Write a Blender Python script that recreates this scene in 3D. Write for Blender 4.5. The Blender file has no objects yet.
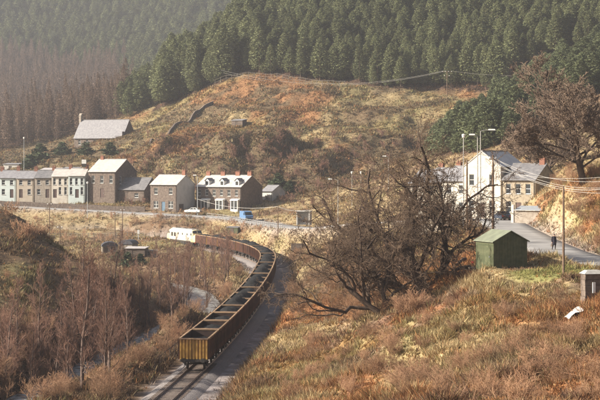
import bpy, math, random
import numpy as np
from mathutils import Vector, Matrix

# ------------------------------------------------------------------ camera, sky, sun, exposure
S = bpy.context.scene
C = S.collection
FPX, CAMZ, YH = 1500.0, 18.5, 165.0          # focal length in pixels of a 600 px wide frame, eye height, horizon row
cam_d = bpy.data.cameras.new('camera'); cam = bpy.data.objects.new('camera', cam_d); C.objects.link(cam)
cam.location = (0, 0, CAMZ); cam.rotation_euler = (math.radians(90), 0, 0)
cam_d.sensor_width = 36; cam_d.lens = FPX/600*36; cam_d.shift_y = -(200-YH)/600
cam_d.clip_start = 0.5; cam_d.clip_end = 6000
S.camera = cam
SUN_EL, SUN_B = math.radians(27), math.radians(-11)   # the sun stands to the left, a little beyond the scene
sdir = Vector((-math.cos(SUN_B)*math.cos(SUN_EL), math.sin(SUN_B)*math.cos(SUN_EL), math.sin(SUN_EL)))
W = bpy.data.worlds.new('World'); S.world = W; W.use_nodes = True
wn = W.node_tree.nodes; wl = W.node_tree.links
sky = wn.new('ShaderNodeTexSky'); sky.sky_type = 'NISHITA'; sky.sun_disc = False
sky.sun_elevation = SUN_EL; sky.sun_rotation = math.atan2(sdir.x, sdir.y)
sky.dust_density = 3.0; sky.air_density = 1.0; sky.ozone_density = 1.0
bg = wn['Background']; bg.inputs['Strength'].default_value = 0.055
wl.new(sky.outputs[0], bg.inputs['Color'])
sun_d = bpy.data.lights.new('sun', 'SUN'); sun = bpy.data.objects.new('sun', sun_d); C.objects.link(sun)
sun_d.energy = 5.0; sun_d.angle = math.radians(0.55); sun_d.color = (1.0, 0.93, 0.80)
sun.rotation_euler = (-sdir).to_track_quat('-Z', 'Y').to_euler(); sun.location = sdir*300
S.view_settings.view_transform = 'Standard'; S.view_settings.look = 'None'
S.view_settings.exposure = 1.28; S.view_settings.gamma = 1.0; S.view_settings.use_curve_mapping = False
S.cycles.use_denoising = True
S.cycles.max_bounces = 5; S.cycles.diffuse_bounces = 3; S.cycles.glossy_bounces = 2
S.cycles.transparent_max_bounces = 6; S.cycles.volume_bounces = 1; S.cycles.transmission_bounces = 3

def P(px, py, d):
    return Vector(((px-300)/FPX*d, d, CAMZ-(py-YH)/FPX*d))

# ------------------------------------------------------------------ numeric noise
def _h(ix, iy, s):
    n = (ix.astype(np.int64)*374761393 + iy.astype(np.int64)*668265263 + s*974711) & 0x7fffffff
    n = ((n ^ (n >> 13))*1274126177) & 0x7fffffff
    return ((n ^ (n >> 16)) & 0xffff)/65535.0
def vnoise(x, y, s=0):
    ix = np.floor(x); iy = np.floor(y); fx = x-ix; fy = y-iy
    fx = fx*fx*(3-2*fx); fy = fy*fy*(3-2*fy)
    a = _h(ix, iy, s); b = _h(ix+1, iy, s); c = _h(ix, iy+1, s); d = _h(ix+1, iy+1, s)
    return (a*(1-fx)+b*fx)*(1-fy)+(c*(1-fx)+d*fx)*fy
def fbm(x, y, s=0, o=4):
    t = 0; a = .5
    for k in range(o):
        t = t+a*vnoise(x*2**k, y*2**k, s+k*17); a *= .5
    return t/(1-.5**o)
def sstep(a, b, x):
    t = np.clip((x-a)/(b-a), 0, 1); return t*t*(3-2*t)

# ------------------------------------------------------------------ materials
MAT = {}
def mat(name, col, col2=None, rough=.85, scale=1.0, spec=.3, bump=0, attr=None, rnd=0, metal=0, detail=6, trans=0, bscale=None):
    """principled; two-colour noise mix in object space, optional colour attribute and per-object tint"""
    m = bpy.data.materials.new(name); m.use_nodes = True; MAT[name] = m
    n = m.node_tree.nodes; l = m.node_tree.links; b = n['Principled BSDF']
    b.inputs['Roughness'].default_value = rough; b.inputs['Specular IOR Level'].default_value = spec; b.inputs['Metallic'].default_value = metal
    tc = n.new('ShaderNodeTexCoord'); nz = n.new('ShaderNodeTexNoise'); nz.inputs['Scale'].default_value = scale; nz.inputs['Detail'].default_value = detail
    l.new(tc.outputs['Object'], nz.inputs['Vector'])
    mx = n.new('ShaderNodeMix'); mx.data_type = 'RGBA'
    rp = n.new('ShaderNodeMapRange'); rp.inputs[1].default_value = .35; rp.inputs[2].default_value = .65
    l.new(nz.outputs['Fac'], rp.inputs[0]); l.new(rp.outputs[0], mx.inputs[0])
    c2 = col2 or tuple(c*.7 for c in col)
    mx.inputs[6].default_value = (*col, 1); mx.inputs[7].default_value = (*c2, 1)
    out = mx.outputs[2]
    if attr:
        at = n.new('ShaderNodeAttribute'); at.attribute_name = attr
        mm = n.new('ShaderNodeMix'); mm.data_type = 'RGBA'; mm.blend_type = 'MULTIPLY'; mm.inputs[0].default_value = 1
        l.new(out, mm.inputs[6]); l.new(at.outputs['Color'], mm.inputs[7]); out = mm.outputs[2]
    if rnd:
        oi = n.new('ShaderNodeObjectInfo'); hs = n.new('ShaderNodeHueSaturation')
        mr = n.new('ShaderNodeMapRange'); mr.inputs[3].default_value = 1-rnd; mr.inputs[4].default_value = 1+rnd
        l.new(oi.outputs['Random'], mr.inputs[0]); l.new(mr.outputs[0], hs.inputs['Value']); l.new(out, hs.inputs['Color']); out = hs.outputs[0]
    l.new(out, b.inputs['Base Color'])
    if bump:
        bp = n.new('ShaderNodeBump'); bp.inputs['Strength'].default_value = bump; bp.inputs['Distance'].default_value = .1
        nb = n.new('ShaderNodeTexNoise'); nb.inputs['Scale'].default_value = bscale or scale*3; nb.inputs['Detail'].default_value = 5
        l.new(tc.outputs['Object'], nb.inputs['Vector']); l.new(nb.outputs['Fac'], bp.inputs['Height']); l.new(bp.outputs[0], b.inputs['Normal'])
    if trans:
        tr = n.new('ShaderNodeBsdfTranslucent'); l.new(out, tr.inputs['Color']); ms = n.new('ShaderNodeMixShader'); ms.inputs[0].default_value = trans
        l.new(b.outputs[0], ms.inputs[1]); l.new(tr.outputs[0], ms.inputs[2]); l.new(ms.outputs[0], n['Material Output'].inputs['Surface'])
    return m
mat('ground', (1, 1, 1), (.62, .58, .55), .95, 1.3, .1, .8, 'gcol', bscale=2.2)
mat('tuft', (1, 1, 1), (.8, .78, .75), .9, .8, .1, 0, 'gcol', trans=.25)
mat('asphalt', (.21, .20, .195), (.31, .295, .285), .85, .35, .35, .1)
mat('ballast', (.19, .165, .16), (.30, .265, .25), .95, 9, .2, .9, bscale=14)
mat('water', (.06, .06, .055), (.50, .50, .48), .22, 1.3, .6, .8, bscale=2.6)
mat('rail', (.16, .10, .07), (.24, .18, .14), .5, 3, .5, metal=.5)
mat('sleeper', (.09, .06, .045), (.16, .12, .095), .9, 3, .2)
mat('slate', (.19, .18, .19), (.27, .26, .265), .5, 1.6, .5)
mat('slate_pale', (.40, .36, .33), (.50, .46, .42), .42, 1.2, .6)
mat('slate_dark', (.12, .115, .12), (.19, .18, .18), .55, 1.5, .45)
mat('stone_dark', (.10, .075, .062), (.18, .14, .115), .9, 2.2, .2, .5)
mat('stone_mid', (.26, .215, .175), (.36, .31, .26), .9, 2.0, .2, .5)
mat('stone_gold', (.36, .30, .22), (.26, .215, .165), .9, 1.8, .2, .4)
mat('render_white', (.62, .56, .48), (.47, .42, .36), .85, .9, .2)
mat('render_pale', (.58, .63, .61), (.50, .55, .53), .85, .8, .2)
mat('render_grey', (.42, .40, .37), (.52, .49, .45), .85, .8, .2)
mat('render_buff', (.40, .33, .26), (.48, .41, .33), .85, .9, .2)
mat('brick_red', (.27, .12, .08), (.18, .09, .065), .9, 6, .2)
mat('paint_white', (.78, .76, .72), (.66, .64, .6), .6, 3, .35)
mat('pane', (.03, .035, .04), (.05, .055, .06), .08, .6, .6)
mat('door_paint', (.10, .06, .05), (.07, .045, .04), .6, 4)
mat('door_blue', (.10, .16, .22), (.07, .12, .18), .6, 4)
mat('wood_pole', (.12, .075, .05), (.18, .125, .09), .9, 4, .2)
mat('concrete', (.42, .40, .37), (.34, .32, .30), .9, 4, .2)
mat('galvanised', (.42, .43, .44), (.34, .35, .36), .5, 3, .4, metal=.3)
mat('lamp_head', (.80, .78, .74), (.72, .70, .66), .4, 4, .5)
mat('insulator', (.85, .84, .82), (.75, .74, .72), .25, 4, .6)
mat('wire', (.55, .52, .48), (.48, .45, .42), .5, 4, .5)
mat('wire_dark', (.12, .11, .10), (.16, .15, .14), .6, 4, .4)
mat('shed_green', (.058, .068, .034), (.10, .104, .056), .75, 2.5, .3)
mat('shed_roof', (.20, .215, .15), (.15, .16, .115), .65, 1.6, .4)
mat('tar_roof', (.035, .035, .045), (.07, .065, .075), .6, 1.5, .4)
mat('tin_pale', (.50, .46, .44), (.40, .36, .35), .5, 1.5, .4)
mat('timber_dark', (.08, .06, .05), (.13, .10, .08), .9, 3, .2)
mat('timber_pale', (.30, .26, .21), (.22, .19, .16), .9, 3, .2)
mat('wagon_side', (.13, .055, .032), (.05, .03, .024), .8, 1.1, .3, rnd=.3)
mat('wagon_end', (.50, .30, .07), (.28, .145, .05), .75, 1.3, .3, rnd=.12)
mat('wagon_rim', (.36, .24, .13), (.17, .105, .07), .7, 1.2, .3, rnd=.25)
mat('wagon_in', (.05, .03, .025), (.03, .02, .018), .9, 2, .2)
mat('iron_black', (.025, .022, .02), (.05, .04, .034), .7, 4, .3)
mat('coal', (.010, .010, .010), (.022, .021, .021), .8, 3, .15, .6, bscale=6)
mat('loco_grey', (.58, .53, .44), (.50, .45, .37), .5, 1, .4)
mat('loco_yellow', (.66, .54, .30), (.58, .46, .24), .5, 1, .4)
mat('loco_roof', (.30, .29, .29), (.22, .21, .21), .6, 1, .4)
mat('van_blue', (.10, .19, .34), (.085, .16, .29), .35, 1, .5)
mat('car_white', (.70, .68, .64), (.62, .60, .56), .35, 1, .5)
mat('car_dark', (.03, .045, .07), (.025, .035, .055), .3, 1, .5)
mat('rubber', (.02, .02, .02), (.03, .03, .03), .9, 4)
mat('red_paint', (.45, .04, .03), (.35, .03, .025), .5, 3)
mat('lamp_red', (.40, .02, .02), (.3, .02, .02), .3, 3)
mat('coat', (.022, .020, .028), (.035, .03, .04), .95, 5, .2)
mat('skin', (.52, .32, .24), (.46, .27, .20), .6, 5)
mat('hair', (.16, .13, .11), (.10, .08, .07), .8, 8)
mat('cloth_pale', (.58, .57, .55), (.48, .47, .45), .8, 3)
mat('bark_oak', (.055, .038, .030), (.10, .07, .052), .95, 3, .2)
mat('twig_oak', (.10, .066, .048), (.16, .11, .076), .95, 2, .2)
mat('bark_alder', (.10, .07, .06), (.15, .105, .085), .95, 2, .2, rnd=.2)
mat('twig_alder', (.165, .088, .066), (.25, .145, .105), .95, 1, .2, rnd=.25)
mat('twig_shrub', (.27, .15, .092), (.38, .235, .14), .95, 1, .2, rnd=.3)
mat('bark_pine', (.13, .085, .065), (.19, .135, .105), .95, 2, .2)
mat('pine', (.105, .12, .06), (.16, .17, .085), .8, .5, .2, 0, 'gcol', rnd=.25, trans=.15)
mat('young_pine', (.082, .10, .052), (.125, .14, .072), .8, .5, .2, 0, 'gcol', rnd=.25, trans=.15)
mat('spruce_far', (.09, .105, .05), (.135, .145, .07), .8, .5, .2, 0, 'gcol', rnd=.25, trans=.15)
mat('larch', (.13, .092, .074), (.185, .13, .10), .9, .5, .2, 0, 'gcol', rnd=.2, trans=.15)
mat('twig_grey', (.15, .105, .08), (.23, .165, .12), .95, 1, .2, rnd=.1)
mat('evergreen', (.035, .05, .025), (.06, .075, .035), .8, 1, .2, 0, 'gcol', rnd=.2, trans=.15)

# ------------------------------------------------------------------ mesh helpers
def obj(name, me, m=None, parent=None, loc=None, rz=None):
    o = bpy.data.objects.new(name, me); C.objects.link(o)
    if m is not None and me is not None and not me.materials:
        for q in (m if isinstance(m, (list, tuple)) else [m]): me.materials.append(MAT[q])
    if parent is not None: o.parent = parent
    if loc is not None: o.location = loc
    if rz is not None: o.rotation_euler = (0, 0, rz)
    return o
def tag(o, label, cat=None, group=None, kind=None):
    if label: o['label'] = label
    if cat: o['category'] = cat
    if group: o['group'] = group
    if kind: o['kind'] = kind
    return o
def thing(name, label, cat, loc=(0, 0, 0), rz=0, group=None):
    o = bpy.data.objects.new(name, None); C.objects.link(o); o.location = loc; o.rotation_euler = (0, 0, rz); o.empty_display_size = .3
    return tag(o, label, cat, group)
class MB:
    def __init__(s): s.v = []; s.f = []; s.mi = []; s.cur = 0
    def add(s, vs, fs):
        b = len(s.v); s.v.extend([tuple(p) for p in vs]); s.f.extend([tuple(i+b for i in q) for q in fs]); s.mi.extend([s.cur]*len(fs)); return s
    def box(s, x0, x1, y0, y1, z0, z1):
        return s.add([(x0,y0,z0),(x1,y0,z0),(x1,y1,z0),(x0,y1,z0),(x0,y0,z1),(x1,y0,z1),(x1,y1,z1),(x0,y1,z1)],
                     [(0,3,2,1),(4,5,6,7),(0,1,5,4),(1,2,6,5),(2,3,7,6),(3,0,4,7)])
    def hexa(s, p):   # 8 points, bottom ring then top ring, counter-clockwise
        return s.add(p, [(0,3,2,1),(4,5,6,7),(0,1,5,4),(1,2,6,5),(2,3,7,6),(3,0,4,7)])
    def prism(s, prof, a, b, axis='x'):   # closed profile extruded from a to b
        n = len(prof)
        mk = (lambda t, p: (t, p[0], p[1])) if axis == 'x' else ((lambda t, p: (p[0], t, p[1])) if axis == 'y' else (lambda t, p: (p[0], p[1], t)))
        return s.add([mk(a, p) for p in prof]+[mk(b, p) for p in prof],
                     [tuple(range(n))[::-1], tuple(range(n, 2*n))]+[(i, (i+1) % n, n+(i+1) % n, n+i) for i in range(n)])
    def tube(s, pts, rad, n=6, cap=True):
        pts = [Vector(p) for p in pts]; m = len(pts)
        if not hasattr(rad, '__len__'): rad = [rad]*m
        vs = []
        for i, p in enumerate(pts):
            t = (pts[min(i+1, m-1)]-pts[max(i-1, 0)]).normalized()
            a = Vector((0, 0, 1)) if abs(t.z) < .9 else Vector((1, 0, 0))
            u = t.cross(a).normalized(); w = t.cross(u)
            for k in range(n):
                c, q = math.cos(k*2*math.pi/n), math.sin(k*2*math.pi/n); vs.append(p+(u*c+w*q)*rad[i])
        fs = [(i*n+k, i*n+(k+1) % n, (i+1)*n+(k+1) % n, (i+1)*n+k) for i in range(m-1) for k in range(n)]
        if cap: fs += [tuple(range(n))[::-1], tuple(range((m-1)*n, m*n))]
        return s.add(vs, fs)
    def mesh(s, name, smooth=False):
        me = bpy.data.meshes.new(name); me.from_pydata(s.v, [], s.f); 
        if any(s.mi): me.polygons.foreach_set('material_index', s.mi)
        if smooth: me.polygons.foreach_set('use_smooth', [True]*len(s.f))
        me.update(); return me
    def build(s, name, m, parent=None, loc=None, rz=None, smooth=False):
        return obj(name, s.mesh(name, smooth), m, parent, loc, rz)
def np_mesh(name, v, f, col=None, smooth=False):
    """v (n,3) f (m,k) arrays; col per-vertex rgb"""
    me = bpy.data.meshes.new(name); k = f.shape[1]; m = len(f)
    me.vertices.add(len(v)); me.vertices.foreach_set('co', np.ascontiguousarray(v, np.float32).ravel())
    me.loops.add(m*k); me.loops.foreach_set('vertex_index', np.ascontiguousarray(f, np.int32).ravel())
    me.polygons.add(m); me.polygons.foreach_set('loop_start', np.arange(0, m*k, k, dtype=np.int32))
    if col is not None:
        a = me.attributes.new('gcol', 'FLOAT_COLOR', 'POINT')
        a.data.foreach_set('color', np.concatenate([col, np.ones((len(col), 1))], 1).astype(np.float32).ravel())
    if smooth: me.polygons.foreach_set('use_smooth', np.ones(m, bool))
    me.update(calc_edges=True); return me
def copy_tree(o, parent=None):
    c = o.copy(); C.objects.link(c)
    if parent is not None: c.parent = parent
    for ch in [q for q in o.children]: copy_tree(ch, c)
    return c

# ------------------------------------------------------------------ lines of the valley: track, road, river
def track_pts():
    x, y, th, out = -5.4, 245.0, 0.0, []
    ds = 1.0
    xx, yy, t = x, y, 0.0
    for i in range(150):                        # towards the camera: nearly straight
        k = 1/1500; t += k*ds; xx -= math.sin(t)*ds; yy -= math.cos(t)*ds; out.append((xx, yy, math.pi/2-t))
    out = out[::-1]+[(x, y, math.pi/2)]
    xx, yy, t = x, y, 0.0
    for i in range(330):                        # away: the tight curve, then straight up the valley
        k = 1/1500+(1/205-1/1500)*min(1, i/24) if i < 116 else (1/24 if t < 1.5 else 0)
        t += k*ds; xx -= math.sin(t)*ds; yy += math.cos(t)*ds; out.append((xx, yy, math.pi/2+t))
    return np.array(out)
TRK = track_pts()                                # one point a metre, with heading
ROAD = [P(*a) for a in ((760,300,118),(680,281,129),(620,266,141),(570,256,154),(538,243,176),(514,230,200),(497,221,221),(470,219,236),(435,220,250),(395,222,263),(350,225,278),(315,228,291),(280,226,326),(250,221,354),(225,217.5,368),(190,215.5,374),(130,212.5,381),(60,208.5,389),(0,205,395),(-120,199,412),(-260,193,430))]
RIVER = [(-34,60,-2.6),(-29,100,-2.5),(-23.5,137,-2.5),(-19.5,172,-2.5),(-15.2,205,-2.5),(-14.8,228,-2.5),(-20,255,-2.4),(-34,275,-2.3),(-56,290,-2.2),(-90,305,-2.0),(-150,320,-1.8),(-260,335,-1.5)]
def dens(pl, n=14):
    pl = np.array([tuple(p) for p in pl], float); k = len(pl); out = []
    for i in range(k-1):                         # Catmull-Rom
        p0, p1, p2, p3 = pl[max(i-1, 0)], pl[i], pl[i+1], pl[min(i+2, k-1)]
        for t in np.linspace(0, 1, n, endpoint=False):
            out.append(.5*((2*p1)+(-p0+p2)*t+(2*p0-5*p1+4*p2-p3)*t*t+(-p0+3*p1-3*p2+p3)*t**3))
    out.append(pl[-1]); return np.array(out)
ROADD, RIVD = dens(ROAD), dens(RIVER)
TRKD = np.stack([TRK[::3, 0], TRK[::3, 1], np.zeros(len(TRK[::3]))], 1)
def near(x, y, pl):
    x = np.asarray(x, float); y = np.asarray(y, float); sh = x.shape; x = x.ravel(); y = y.ravel()
    if len(x) < 40:
        D = (x[:, None]-pl[None, :, 0])**2+(y[:, None]-pl[None, :, 1])**2; k = D.argmin(1); return np.sqrt(D.min(1)).reshape(sh), pl[k, 2].reshape(sh)
    bd = np.full(x.shape, 1e18); bz = np.zeros(x.shape)
    for p in pl:
        d = (x-p[0])**2+(y-p[1])**2; m = d < bd; bd[m] = d[m]; bz[m] = p[2]
    return np.sqrt(bd).reshape(sh), bz.reshape(sh)

# ------------------------------------------------------------------ terrain
CP = [tuple(P(*a)) for a in (
 (600,400,60),(700,400,60),(450,400,75),(330,400,95),(250,398,113),(300,350,130),(350,330,135),(420,330,115),(500,330,100),(560,325,97),(600,305,103),(700,300,105),
 (500,268,138),(540,272,132),(585,276,127),(480,272,138),(468,283,139),(440,294,140),(414,284,150),(380,300,150),(340,310,160),(318,288,188),(308,300,190),(350,262,215),(390,245,225),(430,235,225),(450,262,165),
 (335,240,265),(300,245,287),(290,255,278),(360,230,262),
 (0,208,192),(20,218,192),(38,229,191),(60,246,190),(82,262,181),(104,285,174),(130,316,192),(90,335,160),(140,308,205),(55,290,172),(20,300,160),(0,262,172),(30,268,172),(-60,198,195),(-150,188,200),
 (220,200,396),(270,193,402),(350,196,372),(350,185,392),(420,160,405),(300,150,432),(235,160,425),(200,150,440),(150,150,458),(250,110,482),(350,110,472),(450,100,470),(300,82,508),(230,74,530),(400,88,500),(490,93,480),(170,105,540),(130,132,520),(80,150,512),(20,170,470),(0,166,520),(100,178,432),(50,187,425),(150,190,405),
 (300,-18,600),(450,-20,590),(600,-20,560),(600,60,430),(560,90,400),(520,120,362),(600,128,300),(470,142,425),(430,175,330),(470,170,300),
 (560,243,166),(577,215,181),(600,185,186),(580,177,196),(645,163,190),(541,211,206),(548,195,250),(505,218,236),(526,217.5,233),(527,217,243),(508,217,246),(560,168,232),(495,203,262),(440,195,285),(400,200,300),(525,203,258),
 (200,75,575),(250,40,600),(150,124,700),(0,150,760),(60,150,740),(100,132,860),(0,100,1050),(120,90,1050),(0,40,1230),(150,40,1230),(250,20,1240),(0,-20,1400),(150,-20,1400),(280,-25,1400),(300,-70,1560),(0,-70,1560),(450,-120,760),(600,-120,740),(-100,150,760),(-100,100,1050),(-100,40,1230),(-100,-20,1400))]
CP += [(0,20,10.5),(20,20,13.5),(-20,30,6),(-40,20,5),(40,45,12.5),(-8,60,2.5),(-14,100,.2),(-45,130,1),(-70,150,6),(-45,100,1.5),(-60,50,3),
 (-36,226,4),(-52,240,5),(-33,252,.5),(-16,285,.2),(-30,300,0),(-50,325,.3),(-72,340,.6),(-110,350,1.5),(-90,270,8),(-60,300,.3),(-14,250,0),(-12,310,.6),(-4,315,1.5),(2,270,.6),
 (150,500,72),(200,300,55),(90,200,28),(60,110,14),(100,60,20),(-200,500,30),(-200,420,12),(-160,300,14),(-130,200,18),(-240,800,50),(-420,1300,250),(300,800,200),(150,300,45),(300,1500,400),(-360,900,85),(-450,1600,400),(0,1720,430)]
CP = np.array(CP)
def _rbf():
    n = len(CP); X = CP[:, :2]/100
    K = np.sqrt(((X[:, None]-X[None])**2).sum(-1)+.0004)
    A = np.zeros((n+3, n+3)); A[:n, :n] = K-np.eye(n)*.004; A[:n, n] = 1; A[:n, n+1:] = X; A[n, :n] = 1; A[n+1:, :n] = X.T
    return X, np.linalg.solve(A, np.concatenate([CP[:, 2], [0, 0, 0]]))
RX, RW = _rbf()
def gz(x, y):
    """ground height"""
    x = np.atleast_1d(np.asarray(x, float)); y = np.atleast_1d(np.asarray(y, float))
    X, Y = x/100, y/100; z = RW[-3]+RW[-2]*X+RW[-1]*Y
    for i in range(len(RX)): z = z+RW[i]*np.sqrt((X-RX[i, 0])**2+(Y-RX[i, 1])**2+.0004)
    dt, _ = near(x, y, TRKD); dr, rz = near(x, y, ROADD); dv, vz = near(x, y, RIVD)
    # rough ground: tussocks near, crags on the hillside
    hill = sstep(395, 420, y); crag = hill*np.exp(-(((x+18)/42)**2+((y-418)/30)**2))
    z = z+(fbm(x/3.2, y/3.2, 3, 3)-.5)*(.8+.7*hill)+(fbm(x/14, y/14, 5, 4)-.5)*(1.0+3.2*hill)
    z = z+crag*(3.5*(1-np.abs(2*fbm(x/16, y/12, 9, 4)-1))-1.0)
    for x0, y0, h_ in ((-22, 412, 5.5), (-6, 420, 6.5), (8, 408, 5.5), (-42, 440, 2.5), (26, 440, 2.5)):   # rocky spurs with steep right hand faces
        q = x-x0-(y-y0)*.25+16*(fbm(y/13, x/25, 91, 4)-.5); z = z+h_*sstep(-26, -1, q)*(1-sstep(0, 7.5, q))*np.exp(-((y-y0)/17)**2)*hill
    terr = hill*(1-sstep(490, 520, y)); z = z+terr*1.1*np.sin((z*.8+fbm(x/30, y/30, 21, 3)*9))
    # gully lines on the foreground slope
    fg = (1-sstep(150, 190, y))*sstep(-2, 6, x); z = z+fg*(fbm(x/4+y/9, y/11-x/9, 31, 4)-.5)*3.0
    w = 1-sstep(1.6, 6.5, dv); z = np.where(z > vz-.9, z*(1-w)+(vz-.9)*w, z)
    w = 1-sstep(3.4, 6.2, dr); z = z*(1-w)+(rz-.06)*w
    ww_ = 1-sstep(255, 300, y); w = 1-sstep(2.9+.7*ww_, 5.6+1.2*ww_, dt); z = z*(1-w)+(-.45)*w
    pl = np.exp(-(((x-22.5)/6.5)**2+((y-134)/7.5)**2)*1.0); w = sstep(.25, .75, pl); z = z*(1-w)+9.05*w   # levelled plot round the green shed
    return z
def hit(px, py, d0=45, d1=1650):
    """where the sight line through a pixel meets the ground (a surveying aid)"""
    d = np.arange(d0, d1, .75); x = (px-300)/FPX*d; zr = CAMZ-(py-YH)/FPX*d; g = gzf(x, d); k = np.argmax(g > zr)
    if k == 0: k = len(d)-1
    return Vector((x[k], d[k], g[k]))
def gzf(x, y):
    """fast height from the finished sheet"""
    x = np.atleast_1d(np.asarray(x, float)); y = np.atleast_1d(np.asarray(y, float))
    j = np.clip(np.searchsorted(yy, y)-1, 0, NY-2); v = np.clip((y-yy[j])/(yy[j+1]-yy[j]), 0, 1)
    def row(r): 
        uu = np.clip((x/(34+.27*yy[r])+1)/2*(NU-1), 0, NU-1.001); i = uu.astype(int); f = uu-i; return GZ[r, i]*(1-f)+GZ[r, i+1]*f
    return row(j)*(1-v)+row(j+1)*v
def gz1(x, y): return float(gzf(x, y)[0])
def topx(x, y, z): return 300+x/y*FPX, YH+(CAMZ-z)/y*FPX

NU, NY = 400, 470
u = np.linspace(-1, 1, NU); yy = 14*np.exp(np.linspace(0, 1, NY)*math.log(1150/14))
yy = np.sort(np.concatenate([np.geomspace(14, 60, 40), np.geomspace(61, 300, 210), np.geomspace(301, 560, 150), np.geomspace(563, 1700, 90)]))
NY = len(yy)
GX = u[None, :]*(34+.27*yy[:, None]); GY = np.repeat(yy[:, None], NU, 1)
GZ = gz(GX, GY)
STRAW, BRACK, GREEN, LITTER, HEATH_SHADE, FLOOR, LAWN, GRAVEL, PURPLE = [np.array(c) for c in ((.42,.325,.18),(.32,.148,.064),(.17,.165,.06),(.16,.10,.066),(.085,.066,.042),(.085,.052,.038),(.25,.25,.09),(.32,.28,.27),(.19,.125,.10))]
def gcolor(x, y, z):
    px, py = topx(x, y, z); n1 = fbm(x/9, y/9, 41, 4); n2 = fbm(x/22, y/22, 51, 4); n3 = fbm(x/4, y/4, 61, 3)
    def mix(a, b, w): return a*(1-w[..., None])+b*w[..., None]
    c = np.broadcast_to(LITTER, x.shape+(3,)).copy()
    fg = (1-sstep(170, 215, y))*sstep(-8, -2, x)
    t = mix(np.broadcast_to(STRAW*1.05+BRACK*.05, c.shape), BRACK*1.05, sstep(.40, .53, n1)); t = mix(t, GREEN*1.15, sstep(.58, .7, n2)*.4); t = mix(t, PURPLE, sstep(.52, .66, n3)*.7)
    c = mix(c, t, fg)
    mid = sstep(200, 240, y)*(1-sstep(385, 400, y))
    t = mix(np.broadcast_to(STRAW, c.shape), LITTER*1.2, sstep(.45, .65, n1)); t = mix(t, GREEN*1.3, sstep(.55, .7, n2)*.5)
    c = mix(c, t, mid)
    hill = sstep(385, 400, y)
    t = mix(np.broadcast_to(STRAW*.72+GREEN*.15, c.shape), BRACK*.92, sstep(.48, .60, n2+.12*(n1-.5)+.10*sstep(130, 95, py)-.02)); t = mix(t, GREEN*1.25, sstep(.54, .66, fbm(x/16, y/16, 77, 4))*.5); low = 1-sstep(415, 465, y); t = mix(t, HEATH_SHADE*1.15, np.clip(sstep(.50-.08*low, .60-.06*low, n1)*.9, 0, 1)); t = mix(t, HEATH_SHADE*1.1, .75*sstep(-48, -75, x)*sstep(425, 450, y))  # heath patches, thickened low down and at the wood edge as painted shade
    c = mix(c, t, hill)
    # mound on the left: dry grass
    m = sstep(-26, -32, x)*sstep(150, 165, y)*(1-sstep(225, 240, y)); t = mix(np.broadcast_to(GREEN*.7+STRAW*.35, c.shape), LITTER*.9, sstep(.42, .58, n1)); c = mix(c, t, m)
    # right bank by the road
    m = sstep(30.5, 32, x)*sstep(140, 150, y)*(1-sstep(225, 240, y)); t = mix(np.broadcast_to(STRAW*1.05, c.shape), BRACK*1.1, sstep(.45, .6, n3)); t = mix(t, GREEN*1.4, sstep(.5, .62, n1)*.5); c = mix(c, t, m)
    bl = (.36-.24*fg)[..., None]; c = c*(1-bl)+np.array((.20, .145, .085))*bl
    # woods
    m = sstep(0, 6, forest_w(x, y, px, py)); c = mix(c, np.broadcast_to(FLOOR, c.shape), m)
    # lawn round the shed, track side
    pl = np.exp(-(((x-23.5)/6.2)**2+((y-131)/5.2)**2)); c = mix(c, np.broadcast_to(LAWN, c.shape), sstep(.35, .6, pl)*.9)
    dt, _ = near(x, y, TRKD); lft = 1.0*(x < -9.0+(y-134)*.03)*(y < 260); c = mix(c, np.broadcast_to(GRAVEL, c.shape)*(.35+1.2*n3[..., None]), 1-sstep(3.2-1.0*lft, 5.2-1.8*lft, dt+2.5*(n3-.5)))
    dr, _ = near(x, y, ROADD); c = mix(c, np.broadcast_to(GRAVEL, c.shape), (1-sstep(3.6, 5.2, dr))*.7)
    dv, _ = near(x, y, RIVD); c = mix(c, np.broadcast_to(LITTER*.8, c.shape), (1-sstep(3.5, 6, dv)))
    return np.clip(c, 0, 1)
def inpoly(px, py, poly):
    r = np.zeros(np.shape(px), bool); n = len(poly)
    for i in range(n):
        x0, y0 = poly[i]; x1, y1 = poly[(i+1) % n]
        m = ((y0 > py) != (y1 > py)) & (px < (x1-x0)*(py-y0)/((y1-y0) if y1 != y0 else 1e-9)+x0); r ^= m
    return r
PINES = [(152,112),(185,98),(215,86),(242,72),(300,79),(390,88),(492,93),(520,66),(600,42),(820,25),(820,-110),(210,-110),(190,40)]
YOUNG = [(425,158),(455,132),(492,104),(530,84),(600,54),(760,30),(760,95),(600,92),(545,112),(515,140),(480,152)]
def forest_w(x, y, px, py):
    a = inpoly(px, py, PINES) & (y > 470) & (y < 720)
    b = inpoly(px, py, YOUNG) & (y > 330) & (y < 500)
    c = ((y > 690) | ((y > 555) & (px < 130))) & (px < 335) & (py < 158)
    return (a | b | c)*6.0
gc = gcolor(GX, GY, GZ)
idx = np.arange(NU*NY).reshape(NY, NU)
fq = np.stack([idx[:-1, :-1], idx[:-1, 1:], idx[1:, 1:], idx[1:, :-1]], -1).reshape(-1, 4)
ground = obj('ground', np_mesh('ground', np.stack([GX, GY, GZ], -1).reshape(-1, 3), fq, gc.reshape(-1, 3), True), 'ground'); ground['kind'] = 'structure'

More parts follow.
